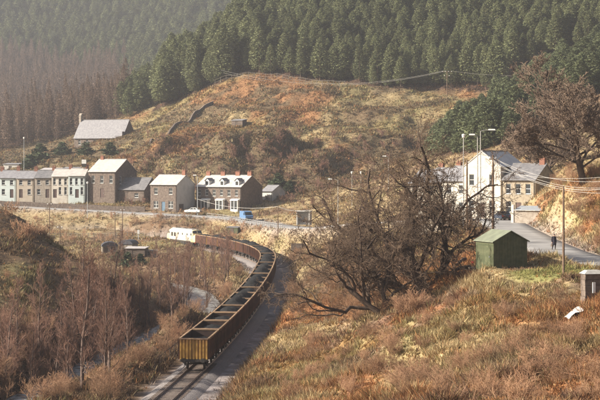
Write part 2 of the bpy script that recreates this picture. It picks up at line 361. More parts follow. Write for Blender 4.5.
def ribbon(name, pl, hw, m, lift=0.0, thick=0.0, edge=0.0):
    """a strip along a line (x, y, z), with sunk skirts so that it is a solid bed"""
    pl = np.asarray(pl, float); t = np.gradient(pl[:, :2], axis=0); t /= np.linalg.norm(t, axis=1)[:, None]; nrm = np.stack([-t[:, 1], t[:, 0]], 1)
    prof = [(-hw-edge, -thick), (-hw, 0), (-hw*.5, .03), (hw*.5, .03), (hw, 0), (hw+edge, -thick)]
    v = np.concatenate([np.concatenate([pl[:, :2]+nrm*a, pl[:, 2:3]+lift+b], 1)[:, None] for a, b in prof], 1); n, k = v.shape[:2]
    ii = np.arange(n*k).reshape(n, k); f = np.stack([ii[:-1, 1:], ii[:-1, :-1], ii[1:, :-1], ii[1:, 1:]], -1).reshape(-1, 4)
    o = obj(name, np_mesh(name, v.reshape(-1, 3), f, None, False), m); o['kind'] = 'structure'; return o
ribbon('road', ROADD, 3.1, 'asphalt', .02, .35, .25)
ribbon('river', RIVD, 2.1, 'water', .05, .1, .5)
bed = np.stack([TRK[:, 0], TRK[:, 1], np.full(len(TRK), -.17)], 1)
ribbon('track_bed', bed[::2], 1.75, 'ballast', 0, .5, .9)

# ------------------------------------------------------------------ railway
def trk_at(s):   # s metres from the start of TRK
    i = max(0, min(len(TRK)-2, int(s))); f = s-i; a = TRK[i]; b = TRK[i+1]; return a+(b-a)*f
track = thing('railway_track', 'single line railway track running under the coal train beside the river', 'track')
rail_prof = [(-.035, 0), (.035, 0), (.035, .15), (-.035, .15)]
for side in (-1, 1):
    t = np.stack([np.cos(TRK[:, 2]), np.sin(TRK[:, 2])], 1); nrm = np.stack([-t[:, 1], t[:, 0]], 1)
    vs = []
    for a, b in ((-.07, -.15), (.07, -.15), (.07, -.13), (.034, -.12), (.034, 0), (-.034, 0), (-.034, -.12), (-.07, -.13)):
        vs.append(np.concatenate([TRK[:, :2]+nrm*(side*.7525+a), np.full((len(TRK), 1), b+.02)], 1)[:, None])
    v = np.concatenate(vs, 1); n, k = v.shape[:2]; ii = np.arange(n*k).reshape(n, k); jj = np.roll(ii, -1, 1)
    f = np.stack([ii[:-1], jj[:-1], jj[1:], ii[1:]], -1).reshape(-1, 4)
    obj('rail', np_mesh('rail', v.reshape(-1, 3), f), 'rail', track)
sl = MB().box(-.13, .13, -1.3, 1.3, -.24, -.105).mesh('sleeper')
rest = MB()
for k in range(1, 690):
    s = k*.68; a = trk_at(s)
    if a[1] < 141:
        o = obj('sleeper', sl, 'sleeper', track, (a[0], a[1], random.Random(k).uniform(-.01, .01)), a[2]+random.Random(k+9).uniform(-.015, .015))
    elif a[1] > 345 and s < len(TRK):
        c, q = math.cos(a[2]), math.sin(a[2]); pts = []
        for z in (-.24, -.105):
            for dx, dy in ((-.13, -1.3), (.13, -1.3), (.13, 1.3), (-.13, 1.3)): pts.append((a[0]+dx*c-dy*q, a[1]+dx*q+dy*c, z))
        rest.hexa(pts)
rs = rest.build('distant_sleepers', 'sleeper', track); rs['kind'] = 'stuff'

# wagon: 21 ton steel coal wagon, 8.1 m over buffers, x along the track
def wheel_mesh(r=.5, w=.13):
    m = MB(); prof = [(r*.25, -w/2), (r*.9, -w*.2), (r, -w/2), (r, w/2), (r*.9, w*.35), (r*.25, w/2)]
    n = 18; vs = [(p[0]*math.cos(a*2*math.pi/n), p[1], p[0]*math.sin(a*2*math.pi/n)) for a in range(n) for p in prof]; k = len(prof)
    fs = [(a*k+i, a*k+(i+1) % k, ((a+1) % n)*k+(i+1) % k, ((a+1) % n)*k+i) for a in range(n) for i in range(k)]
    return m.add(vs, fs).mesh('wheel')
WH = wheel_mesh()
L2, W2, ZB, ZT = 3.73, 1.29, 1.12, 2.86
RIB_S = MB().box(-.06, .06, -.05, .05, ZB-.05, ZT-.1).mesh('rib'); RIB_E = MB().box(-.045, .06, -.055, .055, ZB-.08, ZT-.02).mesh('rib')
def make_wagon():
    r = thing('coal_wagon', 'x', 'wagon')
    for s in (-1, 1):
        m = MB(); m.box(-L2, L2, s*W2-.03, s*W2+.03, ZB, ZT); o = m.build('side_panel', 'wagon_side', r)
        for i in range(8):
            x = -L2+.12+i*(2*L2-.24)/7
            obj('rib', RIB_S, 'wagon_side', o, (x, s*(W2+.08), 0))
        m = MB().box(-L2-.04, L2+.04, s*W2-.075, s*W2+.085, ZT, ZT+.09); m.build('top_rail', 'wagon_rim', o)
        e = MB(); e.box(min(s*L2, s*(L2+.06)), max(s*L2, s*(L2+.06)), -W2+.03, W2-.03, ZB-.1, ZT); eo = e.build('end_panel', 'wagon_end', r)
        for i in range(9):
            y = -W2+.12+i*(2*W2-.24)/8; obj('rib', RIB_E, 'wagon_end', eo, (s*(L2+.105), y, 0))
        m = MB().box(min(s*(L2-.06), s*(L2+.19)), max(s*(L2-.06), s*(L2+.19)), -W2-.02, W2+.02, ZT+.003, ZT+.10); m.build('end_rail', 'wagon_rim', eo)
    m = MB(); x, y = L2-.004, W2-.034; m.box(-x, x, -y, -y+.012, ZB+.06, ZT-.02); m.box(-x, x, y-.012, y, ZB+.06, ZT-.02); m.box(-x, -x+.012, -y, y, ZB+.06, ZT-.02); m.box(x-.012, x, -y, y, ZB+.06, ZT-.02); m.build('inner_lining', 'wagon_in', r)
    MB().box(-L2+.01, L2-.01, -W2+.04, W2-.04, ZB, ZB+.06).build('floor', 'wagon_in', r)
    m = MB(); m.box(-L2-.16, -L2, -1.2, 1.2, .84, 1.1); m.box(L2, L2+.16, -1.2, 1.2, .84, 1.1); m.box(-L2, L2, -.95, -.82, .84, 1.1); m.box(-L2, L2, .82, .95, .84, 1.1); m.build('underframe', 'iron_black', r)
    for s in (-1, 1): MB().box(s*.9-.5, s*.9+.5, -.7, .7, .45, .84).build('hopper_door', 'iron_black', r)
    for s in (-1, 1):
        ax = MB().tube([(s*2.25, -1.05, .5), (s*2.25, 1.05, .5)], .07, 8).build('axle', 'iron_black', r)
        for q in (-1, 1): obj('wheel', WH, 'iron_black', ax, (s*2.25, q*.78, .5))
        for q in (-1, 1):
            MB().box(s*2.25-.55, s*2.25+.55, q*1.08-.03, q*1.08+.03, .60, .70).build('leaf_spring', 'iron_black', r)
            MB().hexa([(s*2.25-.2,q*1.0-.06,.36),(s*2.25+.2,q*1.0-.06,.36),(s*2.25+.2,q*1.0+.06,.36),(s*2.25-.2,q*1.0+.06,.36),(s*2.25-.42,q*1.0-.06,.86),(s*2.25+.42,q*1.0-.06,.86),(s*2.25+.42,q*1.0+.06,.86),(s*2.25-.42,q*1.0+.06,.86)]).build('axle_guard', 'iron_black', r)
            b = MB().tube([(s*(L2+.16), q*.86, .99), (s*(L2+.30), q*.86, .99)], .09, 10); b.tube([(s*(L2+.30), q*.86, .99), (s*(L2+.365), q*.86, .99)], [.21, .19], 14); b.build('buffer', 'iron_black', r)
    MB().tube([(L2+.16, 0, .95), (L2+.3, 0, .8), (L2+.36, 0, .72)], .04, 6).build('coupling', 'iron_black', r)
    return r
def coal_mesh(seed, level, heap):
    rng = np.random.default_rng(seed); nx, ny = 30, 11
    X, Y = np.meshgrid(np.linspace(-L2+.06, L2-.06, nx), np.linspace(-W2+.08, W2-.08, ny), indexing='ij')
    e = (1-(X/L2)**4)*(1-(Y/W2)**2)
    Z = level+heap*e*(.65+.7*fbm(X/1.7+seed*7, Y/1.2, seed, 3))+rng.normal(0, .045, X.shape)
    n = nx*ny; top = np.stack([X, Y, Z], -1).reshape(-1, 3); i = np.arange(n).reshape(nx, ny)
    f = np.stack([i[:-1, :-1], i[1:, :-1], i[1:, 1:], i[:-1, 1:]], -1).reshape(-1, 4)
    bot = top.copy(); bot[:, 2] = ZB+.07; v = np.concatenate([top, bot])
    def skirt(a): a = np.asarray(a); return np.stack([a[1:], a[:-1], a[:-1]+n, a[1:]+n], -1)
    f = np.concatenate([f, skirt(i[:, 0])[:, ::-1], skirt(i[:, -1]), skirt(i[0]), skirt(i[-1])[:, ::-1]])
    # lumps on top
    return np_mesh('coal_load', v, f)
COAL = [coal_mesh(1, 2.15, .25), coal_mesh(2, 2.3, .4), coal_mesh(3, 2.45, .6), coal_mesh(4, 2.6, .72), coal_mesh(5, 2.55, .8)]
ORD = 'rearmost second third fourth fifth sixth seventh eighth ninth tenth eleventh twelfth thirteenth fourteenth fifteenth sixteenth seventeenth eighteenth nineteenth twentieth twenty-first twenty-second twenty-third twenty-fourth twenty-fifth twenty-sixth'.split()
PITCH = 8.2
s0 = next(i for i in range(len(TRK)) if TRK[i, 1] > 133.6)+4.0
proto = make_wagon(); NW = 25
for k in range(NW):
    a = trk_at(s0+k*PITCH); w = proto if k == 0 else copy_tree(proto)
    w.location = (a[0], a[1], .02); w.rotation_euler = (0, 0, a[2])
    tag(w, 'rearmost rusty coal wagon, its yellow brown ribbed end facing the viewer' if k == 0 else ('front wagon of the coal train, coupled behind the locomotive' if k == NW-1 else f'{ORD[k]} coal wagon counted from the rear end of the train'), 'wagon', 'coal wagons of the train')
    ci = 0 if k == 0 else (1 if k < 3 else 2+(k*7) % 3)
    c = obj('coal_load', COAL[ci], 'coal', None, (a[0], a[1], .02), a[2]+(math.pi if k % 2 else 0))
    tag(c, ('black coal lying low inside the rearmost wagon' if k == 0 else ('black coal inside the front wagon behind the locomotive' if k == NW-1 else f'black coal inside the {ORD[k]} wagon from the rear of the train')), 'coal', 'coal loads in the wagons')

# locomotive: nose-ended diesel, x along the track
def loft(secs, m, caps=True):
    n = len(secs[0]); vs = [p for s in secs for p in s]
    fs = [(i*n+k, i*n+(k+1) % n, (i+1)*n+(k+1) % n, (i+1)*n+k) for i in range(len(secs)-1) for k in range(n)]
    if caps: fs += [tuple(range(n))[::-1], tuple(range((len(secs)-1)*n, len(secs)*n))]
    m.add(vs, fs)
def lsec(x, hw, zt, zb=1.05, sh=None):
    sh = sh if sh is not None else zt-.75
    pts = [(-hw*.96, zb), (hw*.96, zb), (hw, zb+.3), (hw, sh)]
    for k in range(1, 6):
        a = k*math.pi/6/1.0; pts.append((hw*math.cos(a), sh+(zt-sh)*math.sin(a)))
    pts += [(-hw, sh), (-hw, zb+.3)]
    return [(x, p[0], p[1]) for p in pts]
sl_ = s0+NW*PITCH+5.6
a = trk_at(sl_); loco = thing('locomotive', 'pale grey diesel locomotive with yellow noses at the head of the coal train', 'locomotive', (a[0], a[1], .02), a[2])
m = MB(); loft([lsec(x, 1.33, 3.86) for x in (-6.6, -3, 0, 3, 6.6)], m); body = m.build('body', 'loco_grey', loco, smooth=False)
for s in (-1, 1):
    m = MB(); secs = [lsec(s*x, h, z, 1.05, z-q) for x, h, z, q in ((6.602, 1.33, 3.86, .75), (7.0, 1.32, 3.82, .75), (7.45, 1.28, 3.05, .6), (7.5, 1.25, 2.85, .55), (8.6, 1.18, 2.72, .5), (8.95, 1.05, 2.45, .5), (9.05, .95, 2.2, .5))]
    loft(secs if s > 0 else secs[::-1], m); cab = m.build('cab', 'loco_yellow', loco)
    for q in (-1, 1):
        m = MB().hexa([(s*7.14, q*.62-.5, 3.12), (s*7.46, q*.62-.5, 3.06), (s*7.46, q*.62+.5, 3.06), (s*7.14, q*.62+.5, 3.12), (s*7.0, q*.55-.45, 3.62), (s*7.16, q*.55-.45, 3.62), (s*7.16, q*.55+.45, 3.62), (s*7.0, q*.55+.45, 3.62)]); m.build('windscreen', 'pane', cab)
        MB().box(s*6.8-.3, s*6.8+.3, q*1.32-.02, q*1.32+.02, 2.55, 3.05).build('side_window', 'pane', cab)
        b = MB().tube([(s*9.0, q*.86, 1.02), (s*9.25, q*.86, 1.02)], .1, 10); b.tube([(s*9.25, q*.86, 1.02), (s*9.36, q*.86, 1.02)], .23, 14); b.build('buffer', 'iron_black', loco)
        MB().tube([(s*9.0, q*.7, 1.5), (s*9.1, q*.68, 1.5)], .12, 10).build('marker_lamp', 'lamp_head', cab)
    MB().box(s*9.0-.06, s*9.0+.06, -1.25, 1.25, .8, 1.2).build('buffer_beam', 'red_paint', loco)
    bo = MB(); bo.box(s*5.2-2.3, s*5.2+2.3, -1.2, -1.05, .45, .95); bo.box(s*5.2-2.3, s*5.2+2.3, 1.05, 1.2, .45, .95); bo.box(s*5.2-.2, s*5.2+.2, -1.05, 1.05, .5, .9); bo = bo.build('bogie', 'iron_black', loco)
    for i in (-1, 0, 1):
        for q in (-1, 1): obj('wheel', WH, 'iron_black', bo, (s*5.2+i*1.85, q*.8, .52))
m = MB().box(-2.4, 2.4, -1.1, 1.1, .35, 1.0); m.build('fuel_tank', 'iron_black', loco)
m = MB(); loft([[(x, y, z) for y, z in ((-.8, 3.62), (.8, 3.62), (.75, 3.92), (-.75, 3.92))] for x in (-6.2, 6.2)], m); rf = m.build('roof_panel', 'loco_roof', loco)
MB().tube([(4.4, 0, 3.9), (4.4, 0, 4.0)], .62, 20).build('roof_fan', 'iron_black', rf)
MB().box(-.6, .6, -.25, .25, 3.9, 4.02).build('exhaust', 'iron_black', rf)
for q in (-1, 1):
    for x in (3.2, 4.9): MB().box(x-.6, x+.6, q*1.335-.02, q*1.335+.02, 2.0, 2.9).build('grille', 'iron_black', body)
    MB().box(-6.55, 6.55, q*1.335-.012, q*1.335+.012, 1.1, 1.25).build('sole_bar', 'iron_black', body)
    for x in (-4.5, -1.6, 1.0): MB().box(x-.3, x+.3, q*1.335-.015, q*1.335+.015, 2.5, 2.95).build('side_window', 'pane', body)

# ------------------------------------------------------------------ buildings
def wall_face(m, O, U, N, w, z0, z1, holes, rec=.14):
    """rectangular wall face seen from the outside (U x Z with N outward) with real openings and reveals"""
    O, U, N = Vector(O), Vector(U), Vector(N)
    xs = sorted({0, w, *[h[0] for h in holes], *[h[0]+h[2] for h in holes]}); zs = sorted({z0, z1, *[h[1] for h in holes], *[h[1]+h[3] for h in holes]})
    pt = lambda x, z, d=0: O+U*x+Vector((0, 0, z))-N*d
    for i in range(len(xs)-1):
        for j in range(len(zs)-1):
            cx, cz = (xs[i]+xs[i+1])/2, (zs[j]+zs[j+1])/2
            if any(h[0] < cx < h[0]+h[2] and h[1] < cz < h[1]+h[3] for h in holes): continue
            m.add([pt(xs[i], zs[j]), pt(xs[i+1], zs[j]), pt(xs[i+1], zs[j+1]), pt(xs[i], zs[j+1])], [(0, 1, 2, 3)])
    for h in holes:
        x, z, a, b = h[:4]; c = [(x, z), (x+a, z), (x+a, z+b), (x, z+b)]
        for k in range(4):
            p, q = c[k], c[(k+1) % 4]; m.add([pt(*p), pt(*p, rec), pt(*q, rec), pt(*q)], [(0, 1, 2, 3)])
def fill_opening(root, O, U, N, h, rec=.14, frame='paint_white', doorm='door_paint'):
    O, U, N = Vector(O), Vector(U), Vector(N); x, z, a, b = h[:4]; kind = h[4] if len(h) > 4 else 'w'
    pt = lambda u_, v_, d: O+U*(x+u_)+Vector((0, 0, z+v_))-N*d
    def slab(m, u0, u1, v0, v1, d0, d1):
        m.hexa([pt(u0, v0, d0), pt(u1, v0, d0), pt(u1, v0, d1), pt(u0, v0, d1), pt(u0, v1, d0), pt(u1, v1, d0), pt(u1, v1, d1), pt(u0, v1, d1)])
    if kind == 'w':
        f = .07; m = MB(); slab(m, 0, a, 0, f, rec-.06, rec+.02); slab(m, 0, a, b-f, b, rec-.06, rec+.02); slab(m, 0, f, f, b-f, rec-.06, rec+.02); slab(m, a-f, a, f, b-f, rec-.06, rec+.02)
        slab(m, f, a-f, b/2-.03, b/2+.03, rec-.05, rec+.02)
        if a > 1.25: slab(m, a/2-.04, a/2+.04, f, b-f, rec-.052, rec+.02)
        w = m.build('window', frame, root)
        m = MB(); slab(m, f, a-f, f, b-f, rec-.01, rec+.012); m.build('pane', 'pane', w)
        m = MB(); slab(m, -.08, a+.08, -.1, 0, -.08, rec); m.build('sill', 'concrete', w)
    elif kind == 'd':
        m = MB(); slab(m, 0, a, 0, b, rec-.05, rec+.02); d = m.build('door', h[5] if len(h) > 5 else doorm, root)
        m = MB(); slab(m, a*.8, a*.86, b*.45, b*.5, rec-.1, rec-.05); m.build('handle', 'galvanised', d)
    else:   # dark open bay with a plank shutter set deep
        m = MB(); slab(m, 0, a, 0, b, rec-.03, rec+.02); m.build('shutter', 'timber_dark', root)
def house(name, label, cat, loc, rz, w, dep, eave, ridge, wm, rm, front=(), right=(), left=(), chim=(), gm=None, over=.25, sink=2.0, group=None, chm='brick_red', rgm=None):
    r = thing(name, label, cat, loc, rz, group); h = w/2
    faces = {'f': ((-h, 0, 0), (1, 0, 0), (0, -1, 0), w, front), 'r': ((h, 0, 0), (0, 1, 0), (1, 0, 0), dep, right), 'l': ((-h, dep, 0), (0, -1, 0), (-1, 0, 0), dep, left), 'b': ((h, dep, 0), (-1, 0, 0), (0, 1, 0), w, ())}
    for k, (O, U, N, ww, hs) in faces.items():
        m = MB(); wall_face(m, O, U, N, ww, -sink, eave, hs)
        if k in 'lr':
            x = h if k == 'r' else -h; tri = [(x, 0, eave), (x, dep, eave), (x, dep/2, ridge)]; m.add(tri if k == 'r' else tri[::-1], [(0, 1, 2)])
        nm = {'f': 'front_wall', 'r': 'gable_wall', 'l': 'gable_wall', 'b': 'rear_wall'}[k]
        mm = wm if k in 'fb' else ((rgm if k == 'r' and rgm else gm) or wm)
        wo = m.build(nm, mm, r)
        for hh in hs: fill_opening(wo, O, U, N, hh)
    sl = (ridge-eave)/(dep/2); t = .14; m = MB()
    e0 = eave-over*sl
    prof = [(-over, e0), (dep/2, ridge), (dep+over, e0), (dep+over, e0+t), (dep/2, ridge+t*1.15), (-over, e0+t)]
    a, b = -h-over*.6, h+over*.6
    m.add([(a, *p) for p in prof]+[(b, *p) for p in prof], [(0,1,4,5)[::-1], (1,2,3,4)[::-1], (6,7,10,11), (7,8,9,10), (5,4,10,11)[::-1], (4,3,9,10)[::-1], (0,6,7,1)[::-1], (1,7,8,2)[::-1], (0,5,11,6)[::-1], (2,8,9,3)[::-1]])
    roof = m.build('roof', rm, r)
    MB().tube([(h-.2, -.1, -sink), (h-.2, -.1, e0)], .05, 6).build('downpipe', 'iron_black', r)
    MB().box(a, b, dep/2-.12, dep/2+.12, ridge+t*.9, ridge+t+.12).build('ridge_tiles', 'slate_dark', roof)
    m = MB(); m.box(a+.05, b-.05, -over-.09, -over+.01, e0-.02, e0+.09); m.build('gutter', 'iron_black', roof)
    for cx, cy, cw, ch in chim:
        zb = ridge-abs(cy-dep/2)*sl-.4; m = MB(); m.box(cx-cw/2, cx+cw/2, cy-.3, cy+.3, zb, ridge+ch); m.box(cx-cw/2-.07, cx+cw/2+.07, cy-.37, cy+.37, ridge+ch+.002, ridge+ch+.15); c = m.build('chimney', chm, roof)
        n = max(1, int(cw/.45))
        for i in range(n): MB().tube([(cx-cw/2+cw*(i+.5)/n, cy, ridge+ch+.15), (cx-cw/2+cw*(i+.5)/n, cy, ridge+ch+.5)], [.13, .1], 8).build('chimney_pot', 'brick_red', roof)
    return r
R = math.radians
def two_up(w, n, z0=.9, z1=3.9, ww=1.0, hh=1.6, door=None, dk='door_paint'):
    out = []
    for i in range(n):
        x = w*(i+.5)/n-ww/2
        if door == i: out.append((x, 0.05, 1.0, 2.3, 'd', dk))
        else: out.append((x, z0, ww, hh))
        out.append((x, z1, ww, hh*.9))
    return out

# terrace along the road, far left: five narrow fronts
def at(px, py, d): return P(px, py, d)
specs = [  # px, d, width, wall, roof, label
 (-9, 402, 4.6, 'render_grey', 'slate', 'grey end house cut by the left edge of the picture'),
 (7.5, 401, 4.5, 'render_pale', 'slate', 'pale blue green rendered terrace house at the far left'),
 (25, 400, 4.6, 'render_buff', 'slate', 'buff rendered terrace house right of the pale blue green one'),
 (43, 399, 4.6, 'stone_mid', 'slate_dark', 'grey stone terrace house, third from the left edge'),
 (60, 398, 4.5, 'render_white', 'slate_pale', 'white fronted terrace house with dark tall windows beside a pale one'),
 (76.5, 397, 4.4, 'render_pale', 'slate_pale', 'pale green white terrace house beside the big dark hall')]
for i, (px, d, w, wm, rm, lb) in enumerate(specs):
    p = at(px, 198, d); hh = 5.2+(.5 if i in (4, 5) else 0)+.15*(i % 2)
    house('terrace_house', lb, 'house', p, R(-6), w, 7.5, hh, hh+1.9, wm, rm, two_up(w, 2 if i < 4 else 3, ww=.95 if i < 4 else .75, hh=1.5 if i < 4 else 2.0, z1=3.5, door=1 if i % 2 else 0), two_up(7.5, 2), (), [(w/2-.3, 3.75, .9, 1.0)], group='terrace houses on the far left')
# big dark hall
p = at(102, 199, 396)
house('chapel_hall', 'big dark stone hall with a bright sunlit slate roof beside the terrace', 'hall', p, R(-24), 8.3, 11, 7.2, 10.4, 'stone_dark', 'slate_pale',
      [(.9, 4.2, 1.0, 2.0), (3.6, 4.2, 1.0, 2.0), (6.4, 4.2, 1.0, 2.0), (3.6, 0.4, 1.2, 2.4, 'd')], [(2, 4, 1.0, 2), (7.5, 4, 1.0, 2)], (), [(-3.2, 5.5, .9, .8)], gm='stone_dark')
p = at(131, 201, 394)
house('lean_to_store', 'low dark roofed store with a wide gable right of the big hall', 'store', p, R(-22), 8.0, 8, 3.0, 6.0, 'stone_dark', 'slate_dark', [(1, .1, 2.2, 2.2, 's'), (5, .9, 1.2, 1.2)], [(2.5, .2, 2.4, 2.3, 's')], (), ())
# detached house
p = at(163.5, 212, 384)
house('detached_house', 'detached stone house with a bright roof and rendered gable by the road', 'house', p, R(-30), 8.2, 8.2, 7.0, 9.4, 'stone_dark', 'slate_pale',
      [(1.0, 1.0, 1.5, 1.8), (3.5, .05, 1.1, 2.6, 'd', 'door_blue'), (5.6, 1.0, 1.5, 1.8), (1.2, 4.5, 1.1, 1.7), (5.8, 4.5, 1.1, 1.7)], [(1.0, .05, 2.2, 2.0, 's')], (), [(3.6, 4.1, 1.0, 1.1)], rgm='render_grey')
# terrace of three with white bays and dormers
p = at(218.5, 212.5, 384)
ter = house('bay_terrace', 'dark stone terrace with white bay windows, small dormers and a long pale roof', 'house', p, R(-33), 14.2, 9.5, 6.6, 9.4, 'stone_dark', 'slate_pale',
      [(x, z, a, b, *k) for g in range(3) for x, z, a, b, *k in ((g*4.7+.5, .05, 1.0, 2.5, 'd'), (g*4.7+.5, 4.2, 1.0, 1.7), (g*4.7+2.9, 4.3, .9, 1.6))],
      [], (), [(-6.6, 4.75, 1.2, .9), (-1.9, 4.75, 1.3, .9), (2.8, 4.75, 1.3, .9), (6.5, 4.75, 1.2, .9)], gm='stone_dark')
for g in range(3):
    x = -7.1+g*4.7+3.2
    m = MB(); m.hexa([(x-1.1, -.9, 0), (x+1.1, -.9, 0), (x+1.35, 0.05, 0), (x-1.35, 0.05, 0), (x-1.1, -.9, .9), (x+1.1, -.9, .9), (x+1.35, 0.05, .9), (x-1.35, 0.05, .9)]); m.box(x-1.1, x-.95, -.9, .05, .9, 3.1); m.box(x+.95, x+1.1, -.9, .05, .9, 3.1); m.box(x-.07, x+.07, -.9, -.78, .9, 3.1); m.hexa([(x-1.25, -1.05, 3.1), (x+1.25, -1.05, 3.1), (x+1.45, 0.05, 3.1), (x-1.45, 0.05, 3.1), (x-1.2, -1.0, 3.35), (x+1.2, -1.0, 3.35), (x+1.4, 0.05, 3.6), (x-1.4, 0.05, 3.6)]); b = m.build('bay_window', 'paint_white', ter)
    MB().box(x-.95, x-.07, -.84, -.8, .92, 3.08).build('pane', 'pane', b); MB().box(x+.07, x+.95, -.84, -.8, .92, 3.08).build('pane', 'pane', b)
    z = 6.9; m = MB(); m.prism([(x-.65, z), (x+.65, z), (x+.65, z+1.15), (x, z+1.75), (x-.65, z+1.15)], .35, 2.4, 'y'); dm = m.build('dormer', 'paint_white', ter)
    MB().prism([(x-.8, z+1.1), (x, z+1.84), (x+.8, z+1.1), (x+.8, z+1.2), (x, z+1.95), (x-.8, z+1.2)], .2, 2.6, 'y').build('dormer_roof', 'slate_dark', dm)
    MB().box(x-.42, x+.42, .31, .36, z+.15, z+1.1).build('pane', 'pane', dm)
p = at(267, 205, 392)
house('annexe', 'small pale hazy annexe right of the bay window terrace', 'annexe', p, R(-33), 3.4, 6, 3.6, 5.0, 'render_grey', 'slate', [(1.1, 1.2, 1.1, 1.3)], [(2, 1.2, 1, 1.3)], (), ())
# church
p = at(98, 147.5, 518)
ch = house('chapel', 'long stone chapel with a pale grey slate roof below the larch wood', 'chapel', p, R(-20), 18.6, 10.5, 3.4, 9.6, 'stone_dark', 'slate', [(1.6+i*3.0, 1.0, 1.0, 1.9) for i in range(6)], [(4.4, 1.5, 1.7, 4.0)], (), (), sink=4, over=.3)
m = MB(); m.box(-9.9, -9.1, 4.6, 5.9, 8.6, 11.2); m.prism([(4.5, 11.2), (6.0, 11.2), (5.25, 12.1)], -9.95, -9.05, 'x'); m.build('bellcote', 'stone_mid', ch)
m = MB(); m.box(8.9, 12.6, 5.5, 10.3, -3, 2.6); m.prism([(5.2, 2.55), (10.5, 2.55), (7.9, 5.0)], 8.9, 12.9, 'x'); m.build('vestry', 'slate_dark', ch)
# sheds and ruins on the hillside
def hut(name, label, px, py, d, rz, w, dep, h, rise, wm, rm, cat='hut', group=None):
    p = at(px, py, d); p.z = min(p.z, gz1(p.x, p.y)+.35)
    r = thing(name, label, cat, p, rz, group)
    m = MB(); wall_face(m, (-w/2, 0, 0), (1, 0, 0), (0, -1, 0), w, -1.2, h, [(w*.35, 0, min(1.0, w*.3), min(1.9, h*.8))]); m.add([(-w/2,0,-1.2),(-w/2,dep,-1.2),(-w/2,dep,h+rise),(-w/2,0,h)],[(0,1,2,3)]); m.add([(w/2,0,-1.2),(w/2,dep,-1.2),(w/2,dep,h+rise),(w/2,0,h)],[(3,2,1,0)]); m.add([(-w/2,dep,-1.2),(w/2,dep,-1.2),(w/2,dep,h+rise),(-w/2,dep,h+rise)],[(3,2,1,0)]); m.build('wall', wm, r)
    k = rise/dep; m = MB(); m.hexa([(-w/2-.2,-.25,h-.25*k+.01),(w/2+.2,-.25,h-.25*k+.01),(w/2+.2,dep+.2,h+rise+.2*k+.01),(-w/2-.2,dep+.2,h+rise+.2*k+.01),(-w/2-.2,-.25,h-.25*k+.12),(w/2+.2,-.25,h-.25*k+.12),(w/2+.2,dep+.2,h+rise+.2*k+.12),(-w/2-.2,dep+.2,h+rise+.2*k+.12)]); m.build('roof', rm, r)
    MB().box(-w/2+w*.35+.01, -w/2+w*.35+min(1.0, w*.3)-.01, .06, .1, 0, min(1.9, h*.8)-.01).build('door', 'timber_dark', r); return r
hut('hillside_hut', 'pale roofed hut on the slope right of the chapel', 173, 147, 462, R(-25), 4.4, 3.6, 1.7, .5, 'stone_mid', 'tin_pale')
hut('ruined_hut', 'small dark ruined hut left of the pale roofed hut on the slope', 157, 149, 462, R(-25), 3.4, 3.2, 1.8, .2, 'stone_dark', 'slate_dark')
hut('stone_hut', 'dark stone hut above the pale roofed hut on the slope', 183, 137, 478, R(-20), 4.0, 3.5, 1.9, .4, 'stone_dark', 'slate_dark')
hut('bracken_hut', 'lone small grey hut among the bracken below the pines', 237, 125, 468, R(-25), 3.8, 3.0, 1.6, .4, 'stone_dark', 'slate')
hut('white_hut', 'small whitish hut behind the terrace at the left edge', 11, 172, 470, R(-10), 5.0, 4, 2.4, .3, 'render_grey', 'slate')
hut('long_outhouse', 'long low outhouse with a pale roof behind the terrace', 52, 171, 440, R(-8), 7.0, 4, 2.0, .5, 'stone_mid', 'tin_pale')
hut('outhouse', 'low dark outhouse behind the terrace, next to the hall', 70, 172, 438, R(-8), 4.5, 4, 2.2, .4, 'stone_dark', 'slate')
# drystone wall climbing the hillside
def dry_wall(name, label, pts, h, t, m_, step=1.0):
    pl = dens([(p[0], p[1], 0) for p in pts], 10); m = MB(); rng = random.Random(7)
    z = gzf(pl[:, 0], pl[:, 1]); root = thing(name, label, 'wall', (pl[0, 0], pl[0, 1], z[0]))
    k = 0
    for i in range(len(pl)-1):
        a, b = Vector((pl[i, 0], pl[i, 1], z[i])), Vector((pl[i+1, 0], pl[i+1, 1], z[i+1])); n = (b-a).cross(Vector((0, 0, 1))).normalized()*t/2
        ha = h*(.93+.14*_h(np.array(i), np.array(3), 5)); hb = h*(.93+.14*_h(np.array(i+1), np.array(3), 5)); D = Vector((0, 0, .6)); O = root.location
        ha = float(ha); hb = float(hb)
        m.hexa([a-n-D-O, b-n-D-O, b+n-D-O, a+n-D-O, a-n*.7+Vector((0, 0, ha))-O, b-n*.7+Vector((0, 0, hb))-O, b+n*.7+Vector((0, 0, hb))-O, a+n*.7+Vector((0, 0, ha))-O])
    m.build('stonework', m_, root); return root
dry_wall('field_wall', 'dark stone field wall climbing the hillside towards the pines', [hit(150, 146), hit(170, 134), hit(192, 120), hit(213, 105)], 1.2, .7, 'stone_dark')
dry_wall('garden_wall', 'dark garden wall along the road in front of the far left terrace', [P(-20, 205, 392), P(40, 205, 390), P(90, 205, 388), P(145, 206, 385)], 1.3, .5, 'stone_dark')
dry_wall('retaining_wall', 'pale rubble retaining wall below the road behind the bare oak', [P(415, 236, 238), P(432, 236, 233), P(452, 234, 229), P(470, 232, 222)], 1.7, .8, 'stone_mid')
